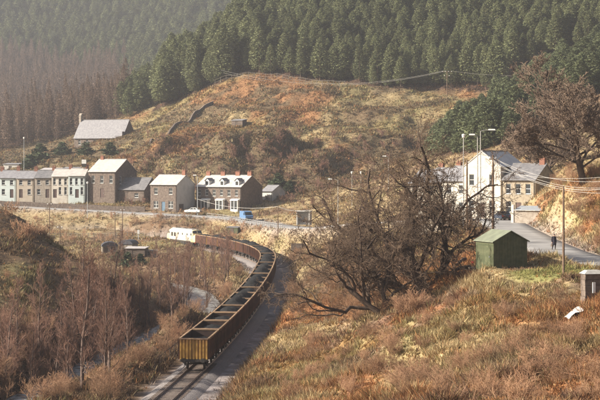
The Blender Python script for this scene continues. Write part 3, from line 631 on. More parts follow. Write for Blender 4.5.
# white row on the right, set along the street
A_ = R(40)
p = at(482, 218, 240)   # middle of the gable foot; local x runs back from the gable
rot = R(56); dx = Vector((math.cos(rot), math.sin(rot), 0)); dy = Vector((-math.sin(rot), math.cos(rot), 0))
house('gable_house', 'tall white house, its gable facing the street, tallest of the right hand row', 'house', p+dx*4.5-dy*3.3, rot, 9.0, 6.6, 8.2, 10.6, 'render_white', 'slate_pale', [], [],
      [(.9, 1.0, 1.0, 1.8), (4.6, 1.0, 1.0, 1.8), (2.8, .1, 1.0, 2.3, 'd', 'door_paint'), (1.0, 5.2, .9, 1.8), (4.6, 5.2, .9, 1.8)], (), over=.15)
p = at(519, 218, 236)
house('stone_cottage', 'honey coloured stone house beside the tall white gable, dark car in front', 'house', p, R(-34), 5.6, 8, 6.0, 8.4, 'stone_gold', 'slate_dark', [(.5, .9, 1.0, 1.7), (2.2, .05, 1.0, 2.4, 'd', 'door_paint'), (3.9, .9, 1.0, 1.7), (.5, 3.8, .9, 1.6), (2.2, 3.8, .9, 1.6), (3.9, 3.8, .9, 1.6)], [(3, 3, 1, 1.5)], (), [(2.2, 4, .9, .9)])
for i, (px, d, wm, rm, lb) in enumerate(((455, 249, 'render_white', 'slate', 'white house behind the oak twigs, next to the tall gable'), (437, 258, 'stone_gold', 'slate', 'buff stone house half hidden by the oak, second from the tall gable'), (420, 267, 'render_white', 'slate', 'white end house hidden behind the bare oak crown'))):
    p = at(px, 217, d)
    house('row_house', lb, 'house', p, R(-38), 4.9, 8, 6.0, 8.3, wm, rm, two_up(4.9, 2, door=i % 2), (), two_up(8, 2), [(2.0, 4, .9, 1.0)], group='row of houses behind the oak')
# lean-to with the pale blue roof by the road
r = thing('roadside_lean_to', 'low stone lean-to with a white post and pale sheet roof by the bank', 'lean-to', at(528, 219, 214), R(-30))
MB().box(-2.6, -2.2, 0, .5, -1, 2.0).build('gatepost', 'render_white', r)
m = MB(); m.box(-2.2, 2.0, .1, .35, -1, 1.15); m.box(1.75, 2.0, .35, 2.4, -1, 1.15); m.build('wall', 'stone_mid', r)
MB().hexa([(-2.1,-.2,1.2),(2.2,-.2,1.2),(2.2,2.6,1.75),(-2.1,2.6,1.75),(-2.1,-.2,1.28),(2.2,-.2,1.28),(2.2,2.6,1.83),(-2.1,2.6,1.83)]).build('roof', 'galvanised', r)
# green shed
r = thing('green_shed', 'green boarded garden shed with a pale pitched roof on the level plot', 'shed', (18.15, 138.2, 9.05), R(0))
sw, sd, se, sr = 3.5, 3.3, 2.45, 3.35
r.rotation_euler = (0, 0, R(25)); r.location = (19.2, 136.9, 9.1)
# local: gable front at y=0 faces the viewer's right, side wall x=-w/2 faces left
r.rotation_euler = (0, 0, R(22))
bw = sw/12
for i in range(12):       # gable boards
    x0, x1 = -sw/2+i*bw+.008, -sw/2+(i+1)*bw-.008; zt = lambda x: se+(sr-se)*(1-abs(x)/(sw/2))
    for y in (0, sd):
        s = -.03 if y == 0 else .0
        MB().hexa([(x0,y+s,-.3),(x1,y+s,-.3),(x1,y+s+.03,-.3),(x0,y+s+.03,-.3),(x0,y+s,zt(x0)-.03),(x1,y+s,zt(x1)-.03),(x1,y+s+.03,zt(x1)-.03),(x0,y+s+.03,zt(x0)-.03)]).build('board', 'shed_green', r)
bd = sd/11
bm_ = MB().box(-.015, .015, .008, bd-.008, -.3, se-.02).mesh('board')
for i in range(11):
    for s in (-1, 1): obj('board', bm_, 'shed_green', r, (s*(sw/2+.004), i*bd, 0))
MB().box(-sw/2+.02, sw/2-.02, .03, sd-.03, -.3, se-.05).build('frame', 'timber_dark', r)
k = (sr-se)/(sw/2)
for s in (-1, 1):
    MB().hexa([(min(0,s*(sw/2+.2)),-.2,sr+.01 if s > 0 else se-.2*k+.01),(max(0,s*(sw/2+.2)),-.2,se-.2*k+.01 if s > 0 else sr+.01),(max(0,s*(sw/2+.2)),sd+.15,se-.2*k+.01 if s > 0 else sr+.01),(min(0,s*(sw/2+.2)),sd+.15,sr+.01 if s > 0 else se-.2*k+.01),
               (min(0,s*(sw/2+.2)),-.2,sr+.08 if s > 0 else se-.2*k+.08),(max(0,s*(sw/2+.2)),-.2,se-.2*k+.08 if s > 0 else sr+.08),(max(0,s*(sw/2+.2)),sd+.15,se-.2*k+.08 if s > 0 else sr+.08),(min(0,s*(sw/2+.2)),sd+.15,sr+.08 if s > 0 else se-.2*k+.08)]).build('roof_slope', 'shed_roof', r)
d_ = MB().box(-sw/2-.05, -sw/2-.022, .5, 1.45, 0, 2.0).build('door', 'shed_green', r)
MB().box(-sw/2-.09, -sw/2-.05, .6, .68, .95, 1.1).build('handle', 'galvanised', d_)
# black roofed huts on the valley floor
def arch_hut(label, px, py, d, rz, w, dep, h, wm, rm):
    p = at(px, py, d); p.z = gz1(p.x, p.y)-.05; r = thing('allotment_hut', label, 'hut', p, rz, None)
    n = 7; prof = [(-w/2-.15, h)]+[(-(w/2+.15)*math.cos(a*math.pi/n), h+.95*math.sin(a*math.pi/n)) for a in range(1, n)]+[(w/2+.15, h)]
    MB().prism(prof[::-1], -.15, dep+.15, 'y').build('roof', rm, r)
    m = MB(); wall_face(m, (-w/2, 0, 0), (1, 0, 0), (0, -1, 0), w, -.5, h, [(w*.1, 0, .9, min(1.8, h*.95)), (w*.55, .7, .9, .7)]); m.add([(-w/2,0,-.5),(-w/2,dep,-.5),(-w/2,dep,h),(-w/2,0,h)],[(0,1,2,3)]); m.add([(w/2,0,-.5),(w/2,dep,-.5),(w/2,dep,h),(w/2,0,h)],[(3,2,1,0)]); m.build('wall', wm, r)
    MB().box(-w/2+w*.1, -w/2+w*.1+.9, .05, .09, 0, min(1.8, h*.95)-.01).build('door', 'timber_dark', r); MB().box(-w/2+w*.55, -w/2+w*.55+.9, .05, .08, .7, 1.4).build('pane', 'pane', r); return r
arch_hut('grey walled hut with a low black arched roof, left of the trio in the valley', 110, 251, 312, R(10), 3.2, 3.2, 1.5, 'timber_pale', 'tar_roof')
arch_hut('hut with the tallest black arched roof in the middle of the valley trio', 125.5, 250, 316, R(-15), 3.0, 3.4, 1.9, 'timber_pale', 'tar_roof')
hut('allotment_shed', 'dark shed with a flat pale pink roof, right of the valley trio', 135, 257, 303, R(-8), 4.0, 3.0, 1.7, .15, 'timber_dark', 'tin_pale')
hut('pallet_store', 'low pale board store right of the valley sheds', 150, 256, 305, R(5), 2.8, 1.6, 1.0, .1, 'timber_pale', 'timber_pale')
# bus shelter, bin store, lineside cabinet
r = thing('bus_shelter', 'small concrete bus shelter with a dark opening beside the road', 'shelter', P(303, 222.5, 301), R(-18))
m = MB(); m.box(-1.4, -1.2, 0, 1.4, -.5, 2.2); m.box(1.2, 1.4, 0, 1.4, -.5, 2.2); m.box(-1.2, 1.2, 1.25, 1.4, -.5, 2.2); m.build('wall', 'concrete', r)
MB().box(-1.6, 1.6, -.25, 1.6, 2.2, 2.38).build('roof', 'concrete', r); MB().box(-1.15, 1.15, .85, 1.2, .4, .47).build('bench', 'timber_dark', r)
r = thing('bin_store', 'dark slatted box store on the near side of the road', 'store', P(296.5, 233.5, 281), R(-15)); r.location.z = gz1(r.location.x, r.location.y)
for i in range(8): MB().box(-1.05+i*.265, -1.05+i*.265+.24, 0, .04, 0, 1.35).build('slat', 'timber_dark', r)
MB().box(-1.05, 1.05, .05, .9, 0, 1.3).build('body', 'timber_dark', r); MB().box(-1.12, 1.12, -.06, .96, 1.36, 1.42).build('lid', 'timber_dark', r)
r = thing('lineside_hut', 'small dark green lineside hut above the front of the train', 'hut', hit(232, 235)+Vector((0, 0, -.1)), R(-20))
MB().box(-1.4, 1.4, 0, 1.6, -.4, 1.7).build('wall', 'shed_green', r); MB().hexa([(-1.5,-.1,1.7),(1.5,-.1,1.7),(1.5,1.7,1.9),(-1.5,1.7,1.9),(-1.5,-.1,1.78),(1.5,-.1,1.78),(1.5,1.7,1.98),(-1.5,1.7,1.98)]).build('roof', 'slate_dark', r); MB().box(-.4, .4, -.04, -.002, -.1, 1.6).build('door', 'timber_dark', r)

# ------------------------------------------------------------------ bare trees
def grow(rng, out, p, d, L, r, lev, cfg):
    n = cfg['seg'][lev]; pts = [p.copy()]; dirs = []; w = cfg['wander'][lev]; tr = cfg['trop'][lev]
    for i in range(n):
        d = d+rng.normal(0, w, 3); d[2] += tr; d = d/np.linalg.norm(d); p = p+d*(L/n); pts.append(p.copy()); dirs.append(d.copy())
    rr = [max(cfg['rmin'], r*(1-(1-cfg['taper'][lev])*i/n)) for i in range(n+1)]
    out.append((lev, pts, rr))
    if lev+1 >= len(cfg['seg']): return
    k = max(1, int(round(rng.normal(cfg['kids'][lev], .6)))); t0 = cfg['t0'][lev]
    for j in range(k):
        t = t0+(1-t0)*((j+rng.uniform(0, .9))/k); i = min(n-1, int(t*n)); f = t*n-i; q = pts[i]*(1-f)+pts[i+1]*f; dd = dirs[i]
        a = rng.normal(cfg['ang'][lev], .18); v = rng.normal(0, 1, 3)
        if cfg.get('flat', 0): v[2] *= 1-cfg['flat']
        v -= dd*v.dot(dd); v /= np.linalg.norm(v)+1e-9
        nd = dd*math.cos(a)+v*math.sin(a)
        ln = L*cfg['ratio'][lev]*rng.uniform(.7, 1.25)*(1.15-cfg['fall'][lev]*t); rr_ = rr[i]*cfg['rr'][lev]*rng.uniform(.75, 1.1)
        grow(rng, out, q, nd, ln, rr_, lev+1, cfg)
def tubes(parts, nside):
    V = []; Fq = []; b = 0
    for lev, pts, rr in parts:
        n = nside[min(lev, len(nside)-1)]; pts = np.array(pts); m = len(pts); t = np.gradient(pts, axis=0); t /= np.linalg.norm(t, axis=1)[:, None]+1e-9
        a = np.where(np.abs(t[:, 2:3]) < .9, np.array([[0, 0, 1.]]), np.array([[1., 0, 0]])); u_ = np.cross(t, a); u_ /= np.linalg.norm(u_, axis=1)[:, None]+1e-9; w_ = np.cross(t, u_)
        an = np.arange(n)*2*math.pi/n; ring = pts[:, None]+(u_[:, None]*np.cos(an)[None, :, None]+w_[:, None]*np.sin(an)[None, :, None])*np.array(rr)[:, None, None]
        V.append(ring.reshape(-1, 3)); i = b+np.arange(m*n).reshape(m, n); j = np.roll(i, -1, 1)
        Fq.append(np.stack([i[:-1], j[:-1], j[1:], i[1:]], -1).reshape(-1, 4)); b += m*n
    return np.concatenate(V), np.concatenate(Fq)
def bare_tree(seed, cfg, H, r0, d0=(0, 0, 1), starts=None, split=2):
    rng = np.random.default_rng(seed); out = []
    for st, dd, hh, r in (starts or [((0, 0, -.4), d0, H, r0)]):
        dd = np.array(dd, float); dd /= np.linalg.norm(dd); grow(rng, out, np.array(st, float), dd, hh, r, 0, cfg)
    tr = [o for o in out if o[0] < split]; cr = [o for o in out if o[0] >= split]
    v, f = tubes(tr, [8, 6, 5, 4]); a = np_mesh('trunk', v, f, None, True)
    v, f = tubes(cr, [8, 5, 4, 3, 3, 3]); return a, np_mesh('crown', v, f)
ALDER = dict(seg=[9, 6, 4, 3], wander=[.04, .10, .14, .18], trop=[.03, .09, .09, .06], taper=[.2, .25, .3, .5], kids=[30, 8, 6], t0=[.08, .15, .15], ang=[.62, .55, .5], ratio=[.27, .44, .5], fall=[.75, .45, .4], rr=[.38, .5, .6], rmin=.008)
SCRUB = dict(seg=[5, 4, 3], wander=[.15, .2, .25], trop=[.06, .06, .04], taper=[.3, .4, .5], kids=[9, 6], t0=[.2, .15], ang=[.6, .6], ratio=[.5, .5], fall=[.5, .4], rr=[.55, .6], rmin=.0055)
OAK = dict(seg=[5, 10, 8, 6, 4, 3], wander=[.10, .24, .28, .28, .28, .3], trop=[.02, .05, .045, .04, .03, .01], taper=[.75, .4, .35, .35, .4, .5], kids=[6, 8, 6, 5, 4], t0=[.3, .25, .2, .15, .15], ang=[.75, .75, .7, .65, .6], ratio=[1.9, .46, .5, .52, .55], fall=[.25, .5, .45, .4, .4], rr=[.64, .54, .5, .5, .6], rmin=.0065)
def plant(name, meshes, loc, rz, sc, label, cat, group, mats):
    r = thing(name, label, cat, loc, rz, group); r.scale = (sc, sc, sc)
    obj('trunk', meshes[0], mats[0], r); obj('crown', meshes[1], mats[1], r); return r
# the big gnarled oak on the slope: three leaning stems on one stool
b0 = hit(410, 283)
def oak_at(name, label, px, py, starts, seed, sc=1.0, cfg=OAK, mats=('bark_oak', 'twig_oak')):
    p = hit(px, py); return plant(name, bare_tree(seed, cfg, 0, 0, starts=starts, split=3), p, 0, sc, label, 'tree', None, mats)
oak_at('gnarled_oak', 'broad gnarled bare oak with black twisting limbs, left of the green shed', 424, 288, [((0, 0, -.4), (-.25, 0, 1), 2.5, .26), ((-.4, .3, -.4), (-.95, -.1, .75), 2.5, .21), ((.4, .2, -.4), (.25, .2, 1), 2.2, .17)], 14, 2.2)
oak_at('leaning_oak', 'low bare oak leaning left over the track below the big gnarled one', 386, 314, [((0, 0, -.4), (-.8, -.1, .8), 2.8, .18), ((.3, .1, -.3), (-.35, .1, 1), 2.3, .15)], 23, 1.6)
oak_at('small_oak', 'small bare oak behind the big gnarled one, in front of the white houses', 432, 262, [((0, 0, -.4), (.2, 0, 1), 2.4, .18)], 31, 1.2)
BIG = dict(OAK,  rmin=.019, wander=[.06, .13, .16, .18, .2, .25], kids=[11, 10, 8, 6, 4], trop=[.03, .015, .04, .05, .05, .04], ratio=[1.75, .46, .5, .5, .55], ang=[1.0, .62, .58, .55, .5], rr=[.42, .5, .5, .55, .6], t0=[.35, .3, .2, .15, .15])
BG = bare_tree(41, BIG, 0, 0, starts=[((0, 0, -.5), (-.2, 0, 1), 4.0, .33)], split=3)
for px_, py_, rz_, sc_, lb in ((585, 183, 0, 1.45, 'big round bare tree on the bank above the road, twiggy brown crown'), (548, 176, 2.0, .95, 'smaller bare tree left of the big round one, behind the stone house'), (620, 152, 3.6, 1.3, 'bare tree at the right edge behind the big round one'), (530, 168, 4.4, .7, 'lowest bare tree just behind the stone house roof')):
    plant('round_oak', BG, hit(px_, py_), rz_, sc_, lb, 'tree', None, ('bark_oak', 'twig_grey'))
# alders and birches along the river
AL = [bare_tree(100+i, ALDER, 10+i*.5, .15) for i in range(5)]
rng = random.Random(5)
alder_spots = [(82,392,1.25),(75,372,1.2),(92,350,1.0),(60,352,1.05),(40,378,1.15),(18,372,1.1),(5,392,1.2),(100,330,.9),(118,352,.85),(130,335,.8),(112,312,.75),(80,318,.9),(150,338,.8),(165,350,.8),(172,322,.85),(160,312,.85),(150,300,.75),(178,306,.9),(192,312,.8),(168,292,.8),(186,292,.8),(205,290,.85),(200,280,.8),(214,286,.8),(222,276,.75),(212,268,.75),(190,272,.75),(175,276,.75),(160,282,.7),(228,266,.65),(235,284,.7),(-15,360,1.1),(-20,385,1.2),(105,378,1.05),(128,382,.9),(55,395,1.1),(30,400,1.1),(140,318,.7),(98,300,.7)]
rq = random.Random(77)
while len(alder_spots) < 84:
    px, py = rq.uniform(-15, 240), rq.uniform(262, 402)
    if px < 75 and py < 345: continue
    if py < 290 and px < 120: continue
    alder_spots.append((px, py, rq.uniform(.45, .95)*(1 if py > 300 else .85)))
alder_spots = [q for q in alder_spots if not (q[0] > 150 and q[1] > 328)]
for i, (px, py, sc) in enumerate(alder_spots):
    sc = sc*(.68 if px < 72 and py < 345 else (.8 if px < 72 else 1)); p = hit(px, py); dt, _ = near(np.array([p.x]), np.array([p.y]), TRKD)
    if dt[0] < 6.5: p.x -= 6.5-dt[0]; p.z = gz1(p.x, p.y)
    fsc = sc*.86*rng.uniform(.85, 1.15); zone = 'at the left edge' if px < 22 else ('by the open water at lower left' if py > 345 and px < 100 else ('below the left mound' if px < 125 else ('inside the train curve' if py < 300 else 'left of the rear wagons')))
    plant('alder_tree', AL[i % 5], p, rng.uniform(0, 6.3), fsc, ('tall' if fsc > .95 else ('short' if fsc < .68 else 'middle sized'))+' bare purple brown alder '+zone, 'tree', 'bare alders along the river', ('bark_alder', 'twig_alder'))
# shrubs: leafless scrub on the slope and the river bank
def scrub_mesh(seed, n=14, h=1.5):
    r_ = np.random.default_rng(seed); out = []
    for k in range(n):
        a = r_.uniform(0, 6.28); t = r_.uniform(.1, .6); grow(r_, out, np.array([r_.normal(0, .3), r_.normal(0, .3), -.1]), np.array([math.cos(a)*t, math.sin(a)*t, 1.]), h*r_.uniform(.6, 1.2), .015, 0, SCRUB)
    v, f = tubes(out, [4, 3, 3]); return np_mesh('bare_shrub', v, f)
SC = [scrub_mesh(200+i, 12+i % 3*3, 1.5) for i in range(6)]
def shrub_field(n, region, seed, smin, smax, label, group, mm='twig_shrub', ok=None):
    r_ = np.random.default_rng(seed); c = 0; tries = 0
    while c < n and tries < n*30:
        tries += 1; px, py = r_.uniform(region[0], region[2]), r_.uniform(region[1], region[3])
        if ok and not ok(px, py): continue
        p = hit(px, py); d1, _ = near(np.array([p.x]), np.array([p.y]), TRKD); d2, _ = near(np.array([p.x]), np.array([p.y]), ROADD); d3, _ = near(np.array([p.x]), np.array([p.y]), RIVD)
        if d1[0] < 4.6 or d2[0] < 4.2 or d3[0] < 2.0 or ((p.x-20)/5)**2+((p.y-135)/6)**2 < 1: continue
        o = obj('bare_shrub', SC[c % 6], mm, None, p, r_.uniform(0, 6.3)); s = r_.uniform(smin, smax); o.scale = (s*1.15, s*1.15, s)
        tag(o, label, 'shrub', group); c += 1
POLYF = [(250,405),(300,345),(345,318),(400,318),(470,288),(530,285),(605,300),(605,405)]
def in_fg(px, py): return bool(inpoly(np.array([px]), np.array([py]), POLYF)[0])
shrub_field(75, (250, 285, 610, 410), 3, .4, 1.0, 'leafless brown scrub bush on the foreground slope', 'scrub bushes on the foreground slope', ok=lambda px, py: in_fg(px, py) and (py > 335 or (int(px*7+py*3) % 3 == 0)))
shrub_field(40, (285, 245, 420, 320), 4, .8, 1.5, 'leafless scrub bush under and behind the oaks', 'scrub under the oaks')
shrub_field(75, (-10, 325, 185, 405), 6, .6, 1.3, 'leafless purple brown scrub bush on the left river bank', 'scrub on the left river bank', 'twig_alder')
shrub_field(40, (130, 262, 250, 335), 8, .6, 1.2, 'leafless brown scrub bush between the river and the train curve', 'scrub inside the train curve', 'twig_alder')
shrub_field(26, (535, 170, 610, 255), 9, .6, 1.2, 'leafless scrub bush on the sunny roadside bank', 'scrub on the roadside bank')
shrub_field(10, (-10, 215, 110, 300), 10, .3, .6, 'leafless brown scrub bush on the left mound', 'scrub on the left mound')
LS = []
for i in range(4):
    r_ = np.random.default_rng(900+i); out = []
    for k in range(6):
        a = r_.uniform(0, 6.28); t = r_.uniform(.2, .8); grow(r_, out, np.array([r_.normal(0, .3), r_.normal(0, .3), -.1]), np.array([math.cos(a)*t, math.sin(a)*t, 1.]), 1.4*r_.uniform(.6, 1.2), .035, 0, dict(SCRUB, seg=[3, 2, 1], kids=[7, 4], rmin=.014))
    LS.append(tubes(out, [3, 3, 3]))
def scrub_mass(name, label, n, region, seed, smin, smax, mm):
    r_ = np.random.default_rng(seed); V = []; Fc = []; b = 0
    for i in range(n):
        p = hit(r_.uniform(region[0], region[2]), r_.uniform(region[1], region[3])); d1, _ = near(np.array([p.x]), np.array([p.y]), TRKD); d2, _ = near(np.array([p.x]), np.array([p.y]), ROADD)
        if d1[0] < 4.6 or d2[0] < 4.2: continue
        v, f = LS[i % 4]; sc = r_.uniform(smin, smax); a = r_.uniform(0, 6.28); ca, sa = math.cos(a)*sc, math.sin(a)*sc
        V.append(np.stack([v[:, 0]*ca-v[:, 1]*sa, v[:, 0]*sa+v[:, 1]*ca, v[:, 2]*sc], 1)+np.array(p)); Fc.append(f+b); b += len(v)
    tag(obj(name, np_mesh(name, np.concatenate(V), np.concatenate(Fc)), mm), label, 'scrub', None, 'stuff')
scrub_mass('bank_scrub', 'brown leafless scrub covering the bank below the far road', 110, (10, 212, 260, 242), 12, .5, 1.1, 'twig_shrub')
scrub_mass('hill_scrub', 'brown leafless scrub scattered over the craggy hillside', 200, (120, 135, 430, 208), 13, .6, 1.6, 'twig_alder')
# two bare trees behind the detached house
for px, py, sc, lb in ((186, 192, .75, 'thin bare tree rising behind the detached house gable'), (196, 190, .8, 'thin bare tree between the detached house and the bay terrace'), (262, 185, .6, 'bare bushy tree behind the pale annexe')):
    plant('bare_tree', AL[2], hit(px, py), px, sc, lb, 'tree', None, ('bark_alder', 'twig_alder'))

# ------------------------------------------------------------------ conifers
def clumps(rng, c, s, k, flat=.55):
    """k small triangles round each centre c with size s -> verts, faces, per-vertex shade seed"""
    n = len(c); cc = np.repeat(c, k, 0); ss = np.repeat(s, k)[:, None, None]
    o = rng.normal(0, 1, (n*k, 1, 3))*.42; t = rng.normal(0, 1, (n*k, 3, 3))*.62; t[:, :, 2] *= flat
    v = cc[:, None]+(o+t)*ss; tint = np.repeat(rng.uniform(.82, 1.2, n*k), 3)
    return v.reshape(-1, 3), np.arange(n*k*3).reshape(-1, 3), tint
def conifer(seed, H, R, base, nb, k, shape='pine'):
    rng = np.random.default_rng(seed); t = np.sort(rng.uniform(0, 1, nb)**.85); z = H*(base+(1-base)*t)
    if shape == 'pine': rad = R*np.clip((1-t)**.55*(.55+.65*np.minimum(1, t*4)), 0, 1)
    elif shape == 'larch': rad = R*(1-t)**.8*(.6+.5*np.minimum(1, t*3))
    else: rad = R*(1-t)**.85
    lump = .75+.5*vnoise(np.arange(nb)*.37, np.full(nb, seed*3.1), seed)
    az = np.arange(nb)*2.4+rng.normal(0, .3, nb); q = rng.uniform(.45, 1.08, nb)**.6; rr = rad*q*lump
    c = np.stack([rr*np.cos(az), rr*np.sin(az), z-.10*rr+rng.normal(0, .1, nb)], 1); s = (.34+.5*rad/R)*R*.42*rng.uniform(.8, 1.25, nb)*(150/nb)**.47
    v, f, ti = clumps(rng, c, s, k)
    col = np.stack([ti*1.02, ti, ti*.95], 1); return v, f, col
def trunk_mesh(H, r):
    return MB().tube([(0, 0, -.6), (0, 0, H*.45), (.05, 0, H*.93)], [r, r*.65, .03], 6).mesh('trunk')
def scatter(region, y0, y1, test, sp, seed):
    """jittered rows of planting positions in world space"""
    r_ = np.random.default_rng(seed); x = np.arange(region[0], region[1], sp); y = np.arange(y0, y1, sp); cx, cy = (region[0]+region[1])/2, (y0+y1)/2; g = np.arange(-620, 620, sp); X, Y = np.meshgrid(g, g); X = X+r_.uniform(-.5, .5, X.shape)*sp; Y = Y+r_.uniform(-.5, .5, Y.shape)*sp
    X, Y = cx+X*.8829+Y*.4695, cy-X*.4695+Y*.8829; m = (X > region[0]) & (X < region[1]) & (Y > y0) & (Y < y1); X = X[m]; Y = Y[m]
    X = X.ravel(); Y = Y.ravel(); Z = gzf(X, Y); px, py = topx(X, Y, Z); m = test(px, py, X, Y); return np.stack([X[m], Y[m], Z[m]], 1), px[m], py[m]
import sys
def stand(name, label, group, stuff_label, pos, size, protos, tmesh, mats, nind, seed, keyrow, cat='tree', lo=None):
    r_ = np.random.default_rng(seed); order = np.argsort(keyrow); V = []; Fc = []; Cc = []; b = 0
    for j, i in enumerate(order):
        sc = size(i)*r_.uniform(.62, 1.22); rz = r_.uniform(0, 6.28); k = int(r_.integers(len(protos)))
        if j < nind:
            t = thing(name, label, cat, pos[i], rz, group); t.scale = (sc*r_.uniform(.88, 1.12), sc*r_.uniform(.88, 1.12), sc)
            obj('trunk', tmesh, mats[0], t); obj('crown', protos[k], mats[1], t)
        else:
            V.append((*pos[i], sc, rz, k))
    if V:
        V = np.array(V); me = bpy.data.meshes.new(name+'_mass'); me.vertices.add(len(V)); me.vertices.foreach_set('co', V[:, :3].astype(np.float32).ravel())
        for an, col_ in (('sc', 3), ('rz', 4)):
            at_ = me.attributes.new(an, 'FLOAT', 'POINT'); at_.data.foreach_set('value', V[:, col_].astype(np.float32))
        at_ = me.attributes.new('pick', 'INT', 'POINT'); at_.data.foreach_set('value', V[:, 5].astype(np.int32))
        o = obj(name+'_mass', me); tag(o, stuff_label, cat, None, 'stuff')
        cl = bpy.data.collections.new(name+'_kinds')
        for k, q in enumerate(protos): so = bpy.data.objects.new(name+f'_kind_{k}', q); cl.objects.link(so)
        for q in protos:
            if not q.materials: q.materials.append(MAT[mats[1]])
        ng = bpy.data.node_groups.new(name+'_scatter', 'GeometryNodeTree'); ng.interface.new_socket('Geometry', in_out='INPUT', socket_type='NodeSocketGeometry'); ng.interface.new_socket('Geometry', in_out='OUTPUT', socket_type='NodeSocketGeometry')
        N = ng.nodes; L = ng.links; gi = N.new('NodeGroupInput'); go = N.new('NodeGroupOutput'); ip = N.new('GeometryNodeInstanceOnPoints'); ci = N.new('GeometryNodeCollectionInfo'); ci.inputs['Collection'].default_value = cl; ci.inputs['Separate Children'].default_value = True; ci.inputs['Reset Children'].default_value = True
        def na(nm, ty): q = N.new('GeometryNodeInputNamedAttribute'); q.data_type = ty; q.inputs['Name'].default_value = nm; return q.outputs['Attribute']
        cx = N.new('ShaderNodeCombineXYZ'); L.new(na('rz', 'FLOAT'), cx.inputs['Z']); e2 = N.new('FunctionNodeEulerToRotation'); L.new(cx.outputs[0], e2.inputs[0])
        L.new(gi.outputs[0], ip.inputs['Points']); L.new(ci.outputs[0], ip.inputs['Instance']); ip.inputs['Pick Instance'].default_value = True; L.new(na('pick', 'INT'), ip.inputs['Instance Index']); L.new(e2.outputs[0], ip.inputs['Rotation']); L.new(na('sc', 'FLOAT'), ip.inputs['Scale']); L.new(ip.outputs[0], go.inputs[0])
        md = o.modifiers.new('scatter', 'NODES'); md.node_group = ng
def mk(seed0, n, **kw):
    out = []
    for i in range(n):
        q = dict(kw); rg = np.random.default_rng(seed0+i); q['H'] *= rg.uniform(.8, 1.12); q['R'] *= rg.uniform(.8, 1.15); q['base'] *= rg.uniform(.6, 1.3); out.append(np_mesh('crown', *conifer(seed0+i, **q)))
    return out
# pine plantation above the bracken
pos, px, py = scatter((-95, 160), 478, 690, lambda px, py, x, y: inpoly(px, py, PINES) & (px > -20) & (px < 640) & (py > -75), 3.4, 71)
px_ = px; hi = mk(300, 6, H=13.5, R=2.9, base=.12, nb=1150, k=5)
stand('pine_tree', 'dark green pine in the plantation above the bracken hillside', 'pines of the plantation above the hillside', 'mass of dark pines filling the upper plantation', pos, lambda i: .88+.3*(px_[i] < 262), hi, trunk_mesh(13.5, .18), ('bark_pine', 'pine'), 300, 5, pos[:, 1]+np.random.default_rng(1).uniform(0, 6, len(pos)))
# young conifers running down the right hand slope
pos, px, py = scatter((20, 150), 330, 500, lambda px, py, x, y: inpoly(px, py, YOUNG) & (px < 640), 3.6, 72)
hi = mk(360, 5, H=7.5, R=2.3, base=.04, nb=520, k=5)
stand('young_conifer', 'young bushy conifer in the belt above the right hand houses', 'young conifers above the right hand houses', 'young conifers filling the right hand belt', pos, lambda i: 1.05, hi, trunk_mesh(7, .1), ('bark_pine', 'young_pine'), 300, 6, pos[:, 1])
# far hillside on the left: spruces above, larches below
far, px, py = scatter((-400, 40), 690, 1600, lambda px, py, x, y: (px < 330) & (px > -25) & (py < 157) & (py > -60) & ~((y < 730) & inpoly(px, py, PINES)), 6.3, 73)
nr, px2, py2 = scatter((-220, -40), 548, 700, lambda px, py, x, y: (px < 148) & (px > -25) & (py < 158), 4.6, 74)
far = np.concatenate([far, nr]); px = np.concatenate([px, px2]); py = np.concatenate([py, py2])
nz = fbm(far[:, 0]/60, far[:, 1]/60, 81, 3); lar = (py > 66+26*(nz-.5)*2) & (px < 128+50*(nz-.5))
hi = mk(400, 5, H=19, R=3.9, base=.12, nb=560, k=4)
fs = far[~lar]
stand('spruce_tree', 'hazy green spruce on the far left hillside', 'spruces on the far left hillside', 'mass of hazy spruces covering the far left hillside', fs, lambda i: 1.0 if fs[i, 1] > 700 else .62, hi, trunk_mesh(13.5, .18), ('bark_pine', 'spruce_far'), 300, 7, fs[:, 1])
fl = far[lar]
hi = mk(440, 5, H=22, R=3.0, base=.12, nb=620, k=3, shape='larch')
stand('larch_tree', 'leafless reddish brown larch in the wood behind the chapel', 'larches behind the chapel', 'leafless reddish brown larches filling the far wood', fl, lambda i: 1.0 if fl[i, 1] > 700 else .66+.1*math.sin(i), hi, trunk_mesh(22, .25), ('bark_pine', 'larch'), 300, 8, fl[:, 1])
# evergreen bushes near the valley huts and chapel
EV = [np_mesh('foliage', *conifer(500+i, 2.2, 1.3, .0, 110, 5, 'fir')) for i in range(3)]
for i, (px, py, sc, lb) in enumerate(((118, 262, .9, 'dark evergreen bush below the valley huts, leftmost'), (128, 266, 1.1, 'dark evergreen bush below the valley huts, middle one'), (140, 265, .9, 'dark evergreen bush below the valley huts, right one'), (125, 255, .6, 'small dark bush between the valley huts'),
     (40, 160, 2.2, 'dark bushy evergreen left of the chapel'), (62, 156, 2.0, 'dark bushy evergreen beside the chapel wall'), (86, 155, 1.7, 'dark bush under the chapel front'), (110, 155, 1.6, 'dark bush under the chapel right end'), (30, 168, 1.8, 'dark bush behind the terrace roofs'), (278, 188, 1.6, 'rounded pale green bush right of the annexe'), (290, 192, 1.2, 'small bush right of the rounded pale one'))):
    o = obj('evergreen_bush', EV[i % 3], 'evergreen', None, hit(px, py, 250 if i < 4 else 380), i*1.3); o.scale = (sc*1.3, sc*1.3, sc); tag(o, lb, 'bush')

